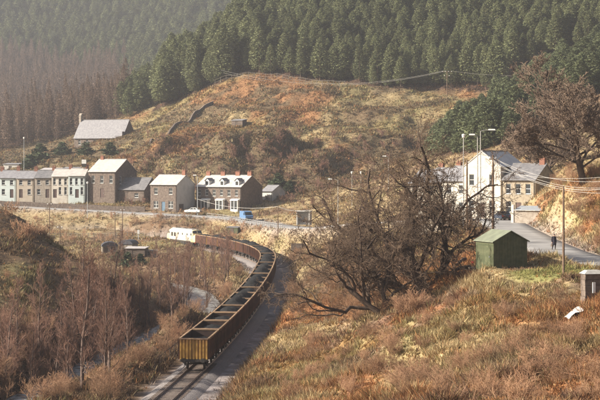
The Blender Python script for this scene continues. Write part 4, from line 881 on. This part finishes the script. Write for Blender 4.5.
# ------------------------------------------------------------------ ground cover
def tufts(name, label, n, sampler, seed, h, w, lean, K, colf, kindlab='grass', mixp=.35):
    r_ = np.random.default_rng(seed); x, y = sampler(r_, n); z = gzf(x, y)
    d1, _ = near(x, y, TRKD); d2, _ = near(x, y, ROADD); d3, _ = near(x, y, RIVD); m = (d1 > 2.9+.9*(x > -7)+r_.uniform(0, 1.5, len(x))) & (d2 > 3.5) & (d3 > 2.4)
    x, y, z = x[m], y[m], z[m]; n = len(x); c = colf(x, y, z)
    pal = np.array([STRAW*1.15, np.array((.42, .19, .08)), LITTER*.6, GREEN*1.2, BRACK*.6+STRAW*.35])*.9; pk = pal[r_.integers(0, 5, n)]; wm_ = (r_.uniform(0, 1, n) < mixp)[:, None]*.75; c = c*(1-wm_)+pk*wm_
    hh = h*r_.uniform(.5, 1.35, n)*(.42+1.25*sstep(.35, .68, fbm(x/3.0, y/3.0, seed, 3))); X = np.repeat(np.stack([x, y, z-.05], 1), K, 0); H = np.repeat(hh, K)*r_.uniform(.6, 1.2, n*K)
    az = r_.uniform(0, 6.283, n*K); le = r_.uniform(.1, 1, n*K)*lean*H; off = r_.normal(0, w*.9, (n*K, 2)); X[:, :2] += off
    a2 = az+r_.uniform(1, 2, n*K); bw = w*r_.uniform(.35, .8, n*K)
    v = np.empty((n*K, 3, 3)); dx = np.stack([np.cos(a2)*bw, np.sin(a2)*bw, np.zeros(n*K)], 1); v[:, 0] = X-dx; v[:, 1] = X+dx; v[:, 2] = X+np.stack([np.cos(az)*le, np.sin(az)*le, H], 1)
    cc = np.repeat(c, K, 0)*r_.uniform(.5, 1.6, (n*K, 1)); cc = np.clip(np.repeat(cc, 3, 0), 0, .9)
    o = obj(name, np_mesh(name, v.reshape(-1, 3), np.arange(n*K*3).reshape(-1, 3), cc), 'tuft'); tag(o, label, kindlab, None, 'stuff')
def fan(y0, y1, a0, a1, pw=1.0):
    def f(r_, n):
        y = 1/(r_.uniform(1/y1, 1/y0, n)); x = r_.uniform(a0, a1, n)*y; return x, y
    return f
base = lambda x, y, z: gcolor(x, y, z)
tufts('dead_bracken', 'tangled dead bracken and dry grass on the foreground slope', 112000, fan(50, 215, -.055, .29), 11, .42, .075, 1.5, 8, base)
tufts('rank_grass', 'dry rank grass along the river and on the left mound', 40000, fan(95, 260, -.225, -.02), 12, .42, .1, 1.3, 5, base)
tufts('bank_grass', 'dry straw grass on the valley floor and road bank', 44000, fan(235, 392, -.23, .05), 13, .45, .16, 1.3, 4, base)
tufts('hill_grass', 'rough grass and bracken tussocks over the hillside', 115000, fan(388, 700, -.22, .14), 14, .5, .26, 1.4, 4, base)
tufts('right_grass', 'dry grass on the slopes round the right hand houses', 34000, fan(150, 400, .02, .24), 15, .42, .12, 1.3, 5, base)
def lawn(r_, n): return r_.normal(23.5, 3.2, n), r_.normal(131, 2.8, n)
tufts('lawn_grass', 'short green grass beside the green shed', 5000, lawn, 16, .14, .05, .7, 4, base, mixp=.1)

# ------------------------------------------------------------------ poles, lamps, wires, fences
def tg(x, y): return gz1(x, y)
def pole(name, label, base, h, r, m, arms=(), cat='pole', lean=0.0, group=None):
    """arms: (z, half length left, half length right, insulators)"""
    o = thing(name, label, cat, base, 0, group); MB().tube([(0, 0, -.8), (lean*h*.5, 0, h*.5), (lean*h, 0, h)], [r, r*.9, r*.72], 8).build('shaft', m, o)
    for z, a, b, ins in arms:
        ar = MB().box(lean*h-a, lean*h+b, -.06, .06, z-.06, z+.06).build('crossarm', m, o)
        for i in range(ins):
            x = lean*h-a+.1+(a+b-.2)*i/max(1, ins-1); MB().tube([(x, 0, z+.06), (x, 0, z+.14), (x, 0, z+.30)], [.03, .10, .08], 8).build('insulator', 'insulator', ar)
    return o
def lamp(label, base, h, arm, m='concrete', r=.09, head=1.0):
    """street lamp; arm: signed reach of the bracket, 0 for a post-top lantern"""
    o = thing('street_lamp', label, 'lamp', base, 0, 'street lamps'); MB().tube([(0, 0, -.6), (0, 0, h*.4), (0, 0, h)], [r*1.2, r, r*.7], 8).build('column', m, o)
    if arm:
        s = 1 if arm > 0 else -1
        MB().tube([(0, 0, h-.05), (arm*.3, 0, h+.12), (arm*.75, 0, h+.2)], r*.55, 6).build('bracket', m, o); x = arm
        hd = MB().hexa([(x-.45*head, -.16, h+.13), (x+.45*head, -.16, h+.13), (x+.45*head, .16, h+.13), (x-.45*head, .16, h+.13), (x-.38*head, -.1, h+.32), (x+.38*head, -.1, h+.32), (x+.38*head, .1, h+.32), (x-.38*head, .1, h+.32)]).build('lamp_head', 'lamp_head', o)
        MB().box(x-.36*head, x+.36*head, -.12, .12, h+.08, h+.128).build('diffuser', 'insulator', hd)
    else:
        hd = MB().tube([(0, 0, h), (0, 0, h+.1), (0, 0, h+.5), (0, 0, h+.6)], [.08, .2, .28, .05], 10).build('lamp_head', 'lamp_head', o)
    return o
def top(px, py, d): return P(px, py, d)
def based(px, py_top, d): p = P(px, py_top, d); g = tg(p.x, p.y); return Vector((p.x, p.y, g)), p.z-g
# right hand group
b, h = based(463.5, 138, 215); lamp('tall plain concrete column left of the two lamp arms by the white house', b, h, 0, r=.085)
b, h = based(477.5, 136, 208); lamp('tall street lamp with a short arm to the left before the white gable', b, h, -.75, r=.08, head=.9)
b, h = based(480.5, 131, 226); o = lamp('tall street lamp reaching right before the white gable', b, h, 1.7, r=.08, head=1.2)
b, h = based(467, 160, 200); pole('telegraph_pole', 'short brown telegraph pole at the left edge of the white gable', b, h, .15, 'wood_pole'); T0 = b+Vector((0, 0, h-.2))
b, h = based(493, 155, 176); pole('telegraph_pole', 'thick brown telegraph pole in front of the white gable, behind the shed', b, h, .17, 'wood_pole', [(h-.5, .45, .45, 2)]); T1 = b+Vector((0, 0, h-.3))
b, h = based(563.5, 186, 127); pole('telegraph_pole', 'dark telegraph pole standing on the lawn right of the shed', b, h, .11, 'wood_pole'); T2 = b+Vector((0, 0, h-.15))
# middle group
b, h = based(388.5, 157, 330); lamp('street lamp with an arm to the left, on the hill above the oak', b, h, -.9, r=.08, head=.9)
b, h = based(338, 180, 300); lamp('street lamp reaching left at the road bend above the oak', b, h, -1.6, r=.07, head=.9)
b, h = based(352, 174, 330); lamp('post top lamp, left one of a pair above the road bend', b, h, 0, r=.05)
b, h = based(361, 174, 335); lamp('post top lamp, right one of a pair above the road bend', b, h, 0, r=.05)
b, h = based(395, 163, 320); pole('telegraph_pole', 'thin pole right of the street lamp on the hill above the oak', b, h, .09, 'wood_pole')
b, h = based(278, 206, 300); pole('telegraph_pole', 'short pole left of the bus shelter by the road', b, h, .10, 'wood_pole'); T3 = b+Vector((0, 0, h-.1))
b, h = based(309.5, 222, 284); pole('marker_post', 'thin dark post right of the box store by the road', b, h, .07, 'timber_dark')
b, h = based(197.5, 176, 376); lamp('grey street lamp between the detached house and the bay terrace', b, h, -.7, 'galvanised', .08)
# left group
b, h = based(24, 139, 430); lamp('tall thin lamp column above the terrace at the far left', b, h, 0, 'galvanised', .07)
b, h = based(87.5, 184, 378); lamp('thin lamp column before the big dark hall', b, h, 0, 'galvanised', .07)
b, h = based(84, 160, 400); o = pole('signal_post', 'post with a black and white board above the terrace roofs', b, h, .10, 'timber_dark'); MB().box(-.6, .6, -.12, -.02, h-1.9, h-1.0).build('black_board', 'iron_black', o); MB().box(-.6, .6, -.14, -.02, h-.98, h+.1).build('white_board', 'paint_white', o)
for px, py, d, lb in ((49.5, 203, 330, 'dark telegraph pole left of the valley huts, behind the mound'), (60, 226, 300, 'short dark pole on the mound edge'), (115, 213, 345, 'thin pole behind the valley huts, left of the taller one'), (122.5, 209, 348, 'tall dark telegraph pole behind the valley huts')):
    b, h = based(px, py, d); pole('telegraph_pole', lb, b, h, .11, 'wood_pole', [(h-.4, .5, .5, 2)] if h > 5 else ())
b, h = based(138.5, 230, 345); o = pole('railway_signal', 'pale signal post with a white lamp box by the line beyond the huts', b, h, .08, 'galvanised', cat='signal'); MB().box(-.25, .25, -.2, .2, h-.9, h).build('signal_box', 'lamp_head', o)
# power pole on the hillside: two arms with white insulators
pp = hit(447, 98); o = pole('power_pole', 'power pole with two arms of white insulators on the hillside under the pines', pp, 8.6, .13, 'wood_pole', [(8.3, 1.55, 1.55, 4), (6.9, .85, .85, 2)]); 
def cable(label, a, b, sag, r, m='wire', n=24):
    a, b = Vector(a), Vector(b); o = thing('overhead_wire', label, 'wire', a, 0, 'overhead wires'); pts = []
    for i in range(n+1):
        t = i/n; q = a.lerp(b, t)-a; q.z -= sag*4*t*(1-t); pts.append(q)
    MB().tube(pts, r, 5).build('strand', m, o)
for i, x in enumerate((-1.4, -.5)):
    cable(('upper', 'lower')[i]+' wire running left from the hillside power pole', pp+Vector((x, 0, 8.6)), P(225, 70, 520)+Vector((x, 0, -i*1.0)), 4.5, .02)
cable('wire running right from the hillside power pole into the conifers', pp+Vector((1.4, 0, 8.6)), P(640, 60, 470), 3, .02)
cable('sunlit cable sagging from the short road pole to the shelter', T3, P(301, 210.5, 299), .35, .035)
cable('sunlit cable sagging from the shelter up to the bend lamp', P(301, 210.5, 299), P(352, 194, 315), .7, .035)
cable('pale cable crossing in front of the bay terrace', P(197.5, 199, 374), P(278, 206.5, 300), 1.1, .028)
for i, (a, bb, lb, sg) in enumerate(((T1, P(640, 176, 150), 'top', 1.5), (T1+Vector((.4, 0, -.2)), P(640, 182, 145), 'second', 1.7), (T1+Vector((-.4, 0, -.2)), P(640, 190, 135), 'third', 1.6), (T0, P(640, 172, 165), 'highest far', 1.4))):
    cable(lb+' of the wires strung from the telegraph poles to the right edge', a, bb, sg, .013)
cable('wire from the lawn pole to the right edge', T2, P(640, 178, 118), .5, .016); cable('wire from the shed telegraph pole to the lawn pole', T1+Vector((0, 0, -.25)), T2, .5, .016)
def fence(label, pts, n, h, m, rails=2, pr=.06):
    pl = dens([(p[0], p[1], 0) for p in pts], 12); s = np.concatenate([[0], np.cumsum(np.hypot(np.diff(pl[:, 0]), np.diff(pl[:, 1])))]); q = np.linspace(0, s[-1], n); X = np.interp(q, s, pl[:, 0]); Y = np.interp(q, s, pl[:, 1]); Z = gzf(X, Y)
    o = thing('fence', label, 'fence', (X[0], Y[0], Z[0])); me = MB().box(-pr, pr, -pr, pr, -.4, h).mesh('post')
    for i in range(n): obj('post', me, m, o, (X[i]-X[0], Y[i]-Y[0], Z[i]-Z[0]))
    for k in range(rails):
        z = h*(.92-.42*k); MB().tube([(X[i]-X[0], Y[i]-Y[0], Z[i]-Z[0]+z) for i in range(n)], .035, 4).build('rail', m, o)
off = lambda i0, i1, o_, st: [(ROADD[i, 0]+o_*nx, ROADD[i, 1]+o_*ny) for i in range(i0, i1, st) for nx, ny in [(lambda t: (t[1]/np.hypot(*t), -t[0]/np.hypot(*t)))(ROADD[min(i+1, len(ROADD)-1), :2]-ROADD[i-1, :2])]]
# the near side of the road is on the left when walking away from the viewer
ri = [i for i in range(len(ROADD)) if 208 < topx(ROADD[i, 0], ROADD[i, 1], ROADD[i, 2])[0] < 300]
fence('pale post and rail fence along the road above the train', off(ri[0], ri[-1], -3.5, 5), 30, 1.15, 'concrete')
fence('grey lineside fence on the valley floor beyond the huts', [P(20, 243, 350), P(70, 243, 350), P(120, 243, 349), P(160, 243, 347)], 26, 1.2, 'timber_pale')
fence('thin post fence left of the rear wagons by the river', [(TRK[i, 0]-3.6, TRK[i, 1]) for i in range(len(TRK)) if 135 < TRK[i, 1] < 205][::10], 22, 1.5, 'timber_dark', 2, .035)
fence('wire fence along the foot of the pine plantation', [hit(215, 86), hit(260, 80), hit(300, 84), hit(345, 88)], 24, 2.2, 'timber_pale', 2, .07)

# ------------------------------------------------------------------ vehicles
TY = MB().tube([(0, -.09, 0), (0, .09, 0)], .31, 16).mesh('tyre'); RM = MB().tube([(0, -.10, 0), (0, .10, 0)], .17, 12).mesh('rim')
def vehicle(name, label, cat, loc, rz, prof, cab, W_, body_m, glass, wheels, L_):
    """prof: side outline of the body (x, z); cab: greenhouse outline; both extruded, the cab narrowed"""
    r = thing(name, label, cat, loc, rz); m = MB(); n = len(prof)
    m.prism([(x, z) for x, z in prof], -W_/2, W_/2, 'y'); b = m.build('body', body_m, r)
    if cab:
        n = len(cab); m = MB(); zs = [c[1] for c in cab]; z0, z1 = min(zs), max(zs); vs = []
        for s in (-1, 1):
            for x, z in cab: vs.append((x, s*(W_/2-.02-.16*(z-z0)/(z1-z0)), z))
        m.add(vs, [tuple(range(n))[::-1], tuple(range(n, 2*n))]+[(i, (i+1) % n, n+(i+1) % n, n+i) for i in range(n)]); m.build('roof', body_m, r)
    for g in glass:   # (list of 4 corner points)
        MB().add([Vector(q) for q in g], [(0, 1, 2, 3), (3, 2, 1, 0)]).build('window', 'pane', r)
    for x in wheels:
        for s in (-1, 1):
            t = obj('wheel', TY, 'rubber', r, (x, s*(W_/2-.1), .31)); obj('rim', RM, 'galvanised', t)
    for s in (-1, 1):
        MB().box(-L_/2-.02, -L_/2+.02, s*W_*.36-.14, s*W_*.36+.14, .62, .76).build('tail_light', 'lamp_red', r); MB().box(L_/2-.04, L_/2+.02, s*W_*.36-.15, s*W_*.36+.15, .58, .72).build('headlight', 'lamp_head', r)
    MB().box(-L_/2-.08, -L_/2+.03, -W_/2+.03, W_/2-.03, .38, .52).build('bumper', 'iron_black', r); MB().box(L_/2-.03, L_/2+.08, -W_/2+.03, W_/2-.03, .38, .52).build('bumper', 'iron_black', r)
    return r
def side_glass(W_, x0, x1, x2, x3, z0, z1, k=.16, zz=(0.9, 1.35)):
    out = []
    for s in (-1, 1):
        y = lambda z: s*(W_/2-.02-k*(z-zz[0])/(zz[1]-zz[0])+.012); out.append([(x0, y(z0), z0), (x1, y(z0), z0), (x2, y(z1), z1), (x3, y(z1), z1)])
    return out
def road_at(px):
    i = int(np.argmin([abs(topx(*q)[0]-px) for q in ROADD])); a, b = ROADD[i], ROADD[min(i+1, len(ROADD)-1)]; return Vector(a), math.atan2(b[1]-a[1], b[0]-a[0])
# dark saloon seen from behind, parked before the houses
pr = [(-2.0,.28),(2.0,.28),(2.05,.55),(1.95,.78),(1.05,.9),(-1.55,.92),(-2.02,.85),(-2.06,.5)]; cb = [(-1.5,.9),(.95,.9),(.3,1.36),(-.95,1.38)]
W_ = 1.62
gl = side_glass(W_, -1.2, -.35, -.35, -.85, .95, 1.3)+side_glass(W_, -.25, .75, .28, -.25, .95, 1.3)+[[(-1.47, -.6, .95), (-1.47, .6, .95), (-1.02, .52, 1.33), (-1.02, -.52, 1.33)], [(.93, -.62, .94), (.93, .62, .94), (.4, .53, 1.32), (.4, -.53, 1.32)]]
p = P(502.5, 217, 224); p.z = gz1(p.x, p.y)+.07
vehicle('parked_car', 'dark blue saloon car parked in front of the honey stone house', 'car', p, R(100), pr, cb, W_, 'car_dark', gl, (-1.25, 1.25), 4.1)
a, an = road_at(195)
n_ = Vector((-math.sin(an), math.cos(an), 0))
vehicle('white_car', 'small white car parked left of the bay window terrace', 'car', P(193, 213.5, 377)+Vector((0, 0, .1)), R(165), pr, cb, W_, 'car_white', gl, (-1.25, 1.25), 4.1)
# blue panel van
pr = [(-2.35,.3),(2.3,.3),(2.4,.7),(2.3,1.1),(1.75,1.25),(1.2,2.0),(.9,2.15),(-2.3,2.18),(-2.38,1.9)]; W_ = 1.9
gl = [[(1.5, s*(W_/2+.012), 1.25), (.75, s*(W_/2+.012), 1.25), (.75, s*(W_/2+.012), 1.85), (1.2, s*(W_/2+.012), 1.85)] for s in (-1, 1)]+[[(1.80, -.8, 1.24), (1.80, .8, 1.24), (1.26, .75, 1.97), (1.26, -.75, 1.97)], [(-2.385, -.7, 1.3), (-2.385, .7, 1.3), (-2.365, .7, 1.85), (-2.365, -.7, 1.85)]]
a, an = road_at(246)
v = vehicle('blue_van', 'bright blue panel van on the road right of the bay terrace', 'van', a+Vector((0, 0, .06)), an+math.pi, pr, None, W_, 'van_blue', gl, (-1.45, 1.5), 4.75)

# ------------------------------------------------------------------ person with a bag
def person(label, loc, rz, H=1.74):
    J = {'pel': (0, 0, .93), 'sp': (0, .0, 1.12), 'ch': (.02, 0, 1.33), 'nk': (.03, 0, 1.48), 'nk2': (.045, 0, 1.54), 'hd': (.06, 0, 1.62), 'ht': (.05, 0, 1.70),
         'hl': (0, .1, .88), 'kl': (.13, .1, .5), 'al': (.10, .1, .09), 'tl': (.26, .11, .04), 'hr': (0, -.1, .88), 'kr': (-.02, -.1, .5), 'ar': (-.25, -.1, .13), 'tr': (-.14, -.11, .04),
         'sl': (.01, .19, 1.42), 'el': (-.08, .25, 1.14), 'wl': (.02, .26, .90), 'fl': (.05, .255, .80), 'sr': (.01, -.19, 1.42), 'er': (-.02, -.26, 1.13), 'wr': (.06, -.27, .88), 'fr': (.07, -.268, .78)}
    Rr = {'pel': .17, 'sp': .155, 'ch': .165, 'nk': .085, 'nk2': .055, 'hd': .095, 'ht': .08, 'hl': .115, 'kl': .075, 'al': .05, 'tl': .04, 'hr': .115, 'kr': .075, 'ar': .05, 'tr': .04, 'sl': .085, 'el': .062, 'wl': .045, 'fl': .035, 'sr': .085, 'er': .062, 'wr': .045, 'fr': .035}
    E = [('pel','sp'),('sp','ch'),('ch','nk'),('nk','nk2'),('nk2','hd'),('hd','ht'),('pel','hl'),('hl','kl'),('kl','al'),('al','tl'),('pel','hr'),('hr','kr'),('kr','ar'),('ar','tr'),('ch','sl'),('sl','el'),('el','wl'),('wl','fl'),('ch','sr'),('sr','er'),('er','wr'),('wr','fr')]
    ks = list(J); me = bpy.data.meshes.new('skeleton'); me.from_pydata([J[k] for k in ks], [(ks.index(a), ks.index(b)) for a, b in E], []); o = bpy.data.objects.new('person', me); C.objects.link(o)
    md = o.modifiers.new('skin', 'SKIN'); sk = me.skin_vertices[0].data
    for i, k in enumerate(ks): sk[i].radius = (Rr[k], Rr[k]*(1.15 if k in ('pel', 'ch', 'sp') else 1)); sk[i].use_root = (k == 'pel')
    o.modifiers.new('sub', 'SUBSURF').levels = 2; o.modifiers['sub'].render_levels = 2
    dg = bpy.context.evaluated_depsgraph_get(); m2 = bpy.data.meshes.new_from_object(o.evaluated_get(dg)); o.modifiers.clear(); o.data = m2
    for q in ('coat', 'skin', 'hair', 'iron_black'): m2.materials.append(MAT[q])
    for f in m2.polygons:
        c = f.center; f.use_smooth = True; f.material_index = 3 if c.z < .1 else (0 if c.z < 1.5 else (2 if c.z > 1.64 or c.x < .04 else 1))
        if abs(c.y) > .22 and c.z < .87: f.material_index = 1
    o.location = loc; o.rotation_euler = (0, 0, rz); tag(o, label, 'person')
    # coat skirt, hat, face, fingers
    n = 14; m = MB(); rings = [(1.515, .07, .075), (1.475, .11, .15), (1.36, .165, .235), (1.1, .165, .2), (.95, .2, .225), (.7, .23, .24), (.55, .25, .255)]
    vs = [(rx*math.cos(k*2*math.pi/n)+.01, ry*math.sin(k*2*math.pi/n), z) for z, rx, ry in rings for k in range(n)]; m.add(vs, [(i*n+k, i*n+(k+1) % n, (i+1)*n+(k+1) % n, (i+1)*n+k) for i in range(len(rings)-1) for k in range(n)]); m.build('overcoat', 'coat', o, smooth=True)
    m = MB().tube([(.05, 0, 1.66), (.05, 0, 1.73), (.04, 0, 1.78)], [.105, .10, .04], 12); m.build('cap', 'hair', o, smooth=True)
    m = MB().tube([(.15, 0, 1.615), (.175, 0, 1.60), (.16, 0, 1.585)], [.012, .018, .012], 6); m.build('nose', 'skin', o)
    for s in (-1, 1):
        MB().tube([(.145, s*.035, 1.635), (.158, s*.035, 1.635)], .012, 6).build('eye', 'iron_black', o); MB().tube([(.06, s*.095, 1.60), (.06, s*.11, 1.64)], .02, 6).build('ear', 'skin', o)
        for k in range(5):
            x = .03+.02*k; L = (.06, .085, .09, .085, .065)[k]; MB().tube([(x, s*.265, .80), (x+.008, s*.268, .80-L*.5), (x+.004, s*.258, .80-L)], [.011, .01, .008], 5).build('finger' if k else 'thumb', 'skin', o)
    return o
pb = P(554, 249.5, 163); pb.z = gz1(pb.x, pb.y)
dr_, rz_ = near(np.array([pb.x]), np.array([pb.y]), ROADD)
if dr_[0] < 3.4: pb.z = float(rz_[0])+.04
person('person in a dark coat and cap walking down the road with a bag', pb, R(-75))
bg_ = thing('shopping_bag', 'dark shopping bag in the hand of the walking person', 'bag', pb+Vector((.19*0+.0, 0, .0)), R(-75))
m = MB().hexa([(-.1, -.34, .38), (.24, -.34, .38), (.24, -.2, .38), (-.1, -.2, .38), (-.12, -.31, .66), (.26, -.31, .66), (.26, -.23, .66), (-.12, -.23, .66)]); m.build('pouch', 'timber_dark', bg_)
MB().tube([(-.02, -.27, .66), (.02, -.27, .75), (.1, -.27, .76), (.15, -.27, .66)], .012, 5).build('strap', 'iron_black', bg_)

# ------------------------------------------------------------------ small things on the right
r = thing('gate_pillar', 'grey stone gate pillar with a pale cap at the right edge', 'pillar', (0, 0, 0))
p = P(592, 302, 112); p.z = gz1(p.x, p.y)-.2; r.location = p; r.rotation_euler = (0, 0, R(12))
rg = random.Random(3)
for c_ in range(6):
    z0 = c_*.42
    for s in (-1, 1):
        k = .1*(1 if c_ % 2 else -1); x0, x1 = (-.72, k) if s < 0 else (k+.02, .72)
        MB().box(x0+rg.uniform(-.02, .02), x1+rg.uniform(-.02, .02), -.45+rg.uniform(-.03, .03), .45, z0-.3*(c_ == 0), z0+.40).build('stone', 'stone_dark', r)
MB().hexa([(-.82,-.55,2.52),(.82,-.55,2.52),(.82,.55,2.52),(-.82,.55,2.52),(-.5,-.3,2.78),(.5,-.3,2.78),(.5,.3,2.78),(-.5,.3,2.78)]).build('capstone', 'concrete', r)
MB().box(-.16, .06, -.53, -.46, 1.1, 1.9).build('notice', 'paint_white', r)
p = hit(574, 318); r = thing('white_sheet', 'crumpled white sheet lying on the slope below the gate pillar', 'sheet', p)
rr = np.random.default_rng(4); nx, ny = 12, 9; X, Y = np.meshgrid(np.linspace(-.65, .65, nx), np.linspace(-.8, .8, ny), indexing='ij'); Z = gzf(X.ravel()+p.x, Y.ravel()+p.y).reshape(X.shape)-p.z+.22+.3*fbm(X*1.5+3, Y*1.5, 9, 3)*(1-(X/.9)**2)
ii = np.arange(nx*ny).reshape(nx, ny); f = np.stack([ii[:-1, :-1], ii[1:, :-1], ii[1:, 1:], ii[:-1, 1:]], -1).reshape(-1, 4); X = X*(1-.3*np.abs(Y)); obj('cloth', np_mesh('cloth', np.stack([X, Y, Z], -1).reshape(-1, 3), f, None, True), 'cloth_pale', r)
for i, (px, py, mm, lb) in enumerate(((474, 266, 'red_paint', 'red plastic tub among the rubbish left of the shed'), (479, 270, 'cloth_pale', 'white bucket beside the red tub by the shed'), (470, 271, 'timber_pale', 'pale plank box left of the red tub'))):
    p = hit(px, py); r = thing(('tub', 'bucket', 'plank_box')[i], lb, ('tub', 'bucket', 'box')[i], p, i)
    if i < 2: MB().tube([(0, 0, -.05), (0, 0, .35+.1*(i == 0))], [.24, .32], 12).build('shell', mm, r); MB().tube([(-.3, 0, .4), (0, 0, .6), (.3, 0, .4)], .015, 5).build('handle', 'iron_black', r)
    else:
        for k in range(5): MB().box(-.5+k*.2, -.5+k*.2+.18, -.4, .4, .3, .34).build('plank', mm, r)
        MB().box(-.48, .48, -.36, .36, -.2, .3).build('crate_body', mm, r)
# fallen limbs left of the shed
for i, (a, b2, lb) in enumerate((((470, 272), (425, 286), 'long dark fallen branch left of the shed'), ((465, 265), (437, 280), 'shorter fallen branch beside the rubbish'))):
    A, B = hit(*a), hit(*b2); r = thing('fallen_branch', lb, 'branch', A); pts = [A.lerp(B, t)-A+Vector((0, 0, .35+.2*math.sin(t*7+i))) for t in np.linspace(0, 1, 9)]; MB().tube(pts, [.2-.016*k for k in range(9)], 7).build('limb', 'bark_oak', r)
    for k in (3, 5, 7): MB().tube([pts[k], pts[k]+Vector((-.6, .1, .6)), pts[k]+Vector((-1.0, 0, 1.3))], [.07, .05, .02], 5).build('twig', 'bark_oak', r)

# ------------------------------------------------------------------ valley haze
hz = MB().box(-560, 560, -70, 1800, -8, float(GZ.max())+45).build('haze', None); hz['kind'] = 'stuff'; hz['label'] = 'thin smoky haze hanging in the valley air'; hz['category'] = 'haze'
hm = bpy.data.materials.new('haze'); hm.use_nodes = True; hn = hm.node_tree.nodes
for q in list(hn):
    if q.type == 'BSDF_PRINCIPLED': hn.remove(q)
pv = hn.new('ShaderNodeVolumePrincipled'); pv.inputs['Color'].default_value = (.86, .88, .96, 1); pv.inputs['Density'].default_value = .00018; pv.inputs['Anisotropy'].default_value = .3
hm.node_tree.links.new(pv.outputs[0], hn['Material Output'].inputs['Volume']); hz.data.materials.append(hm)
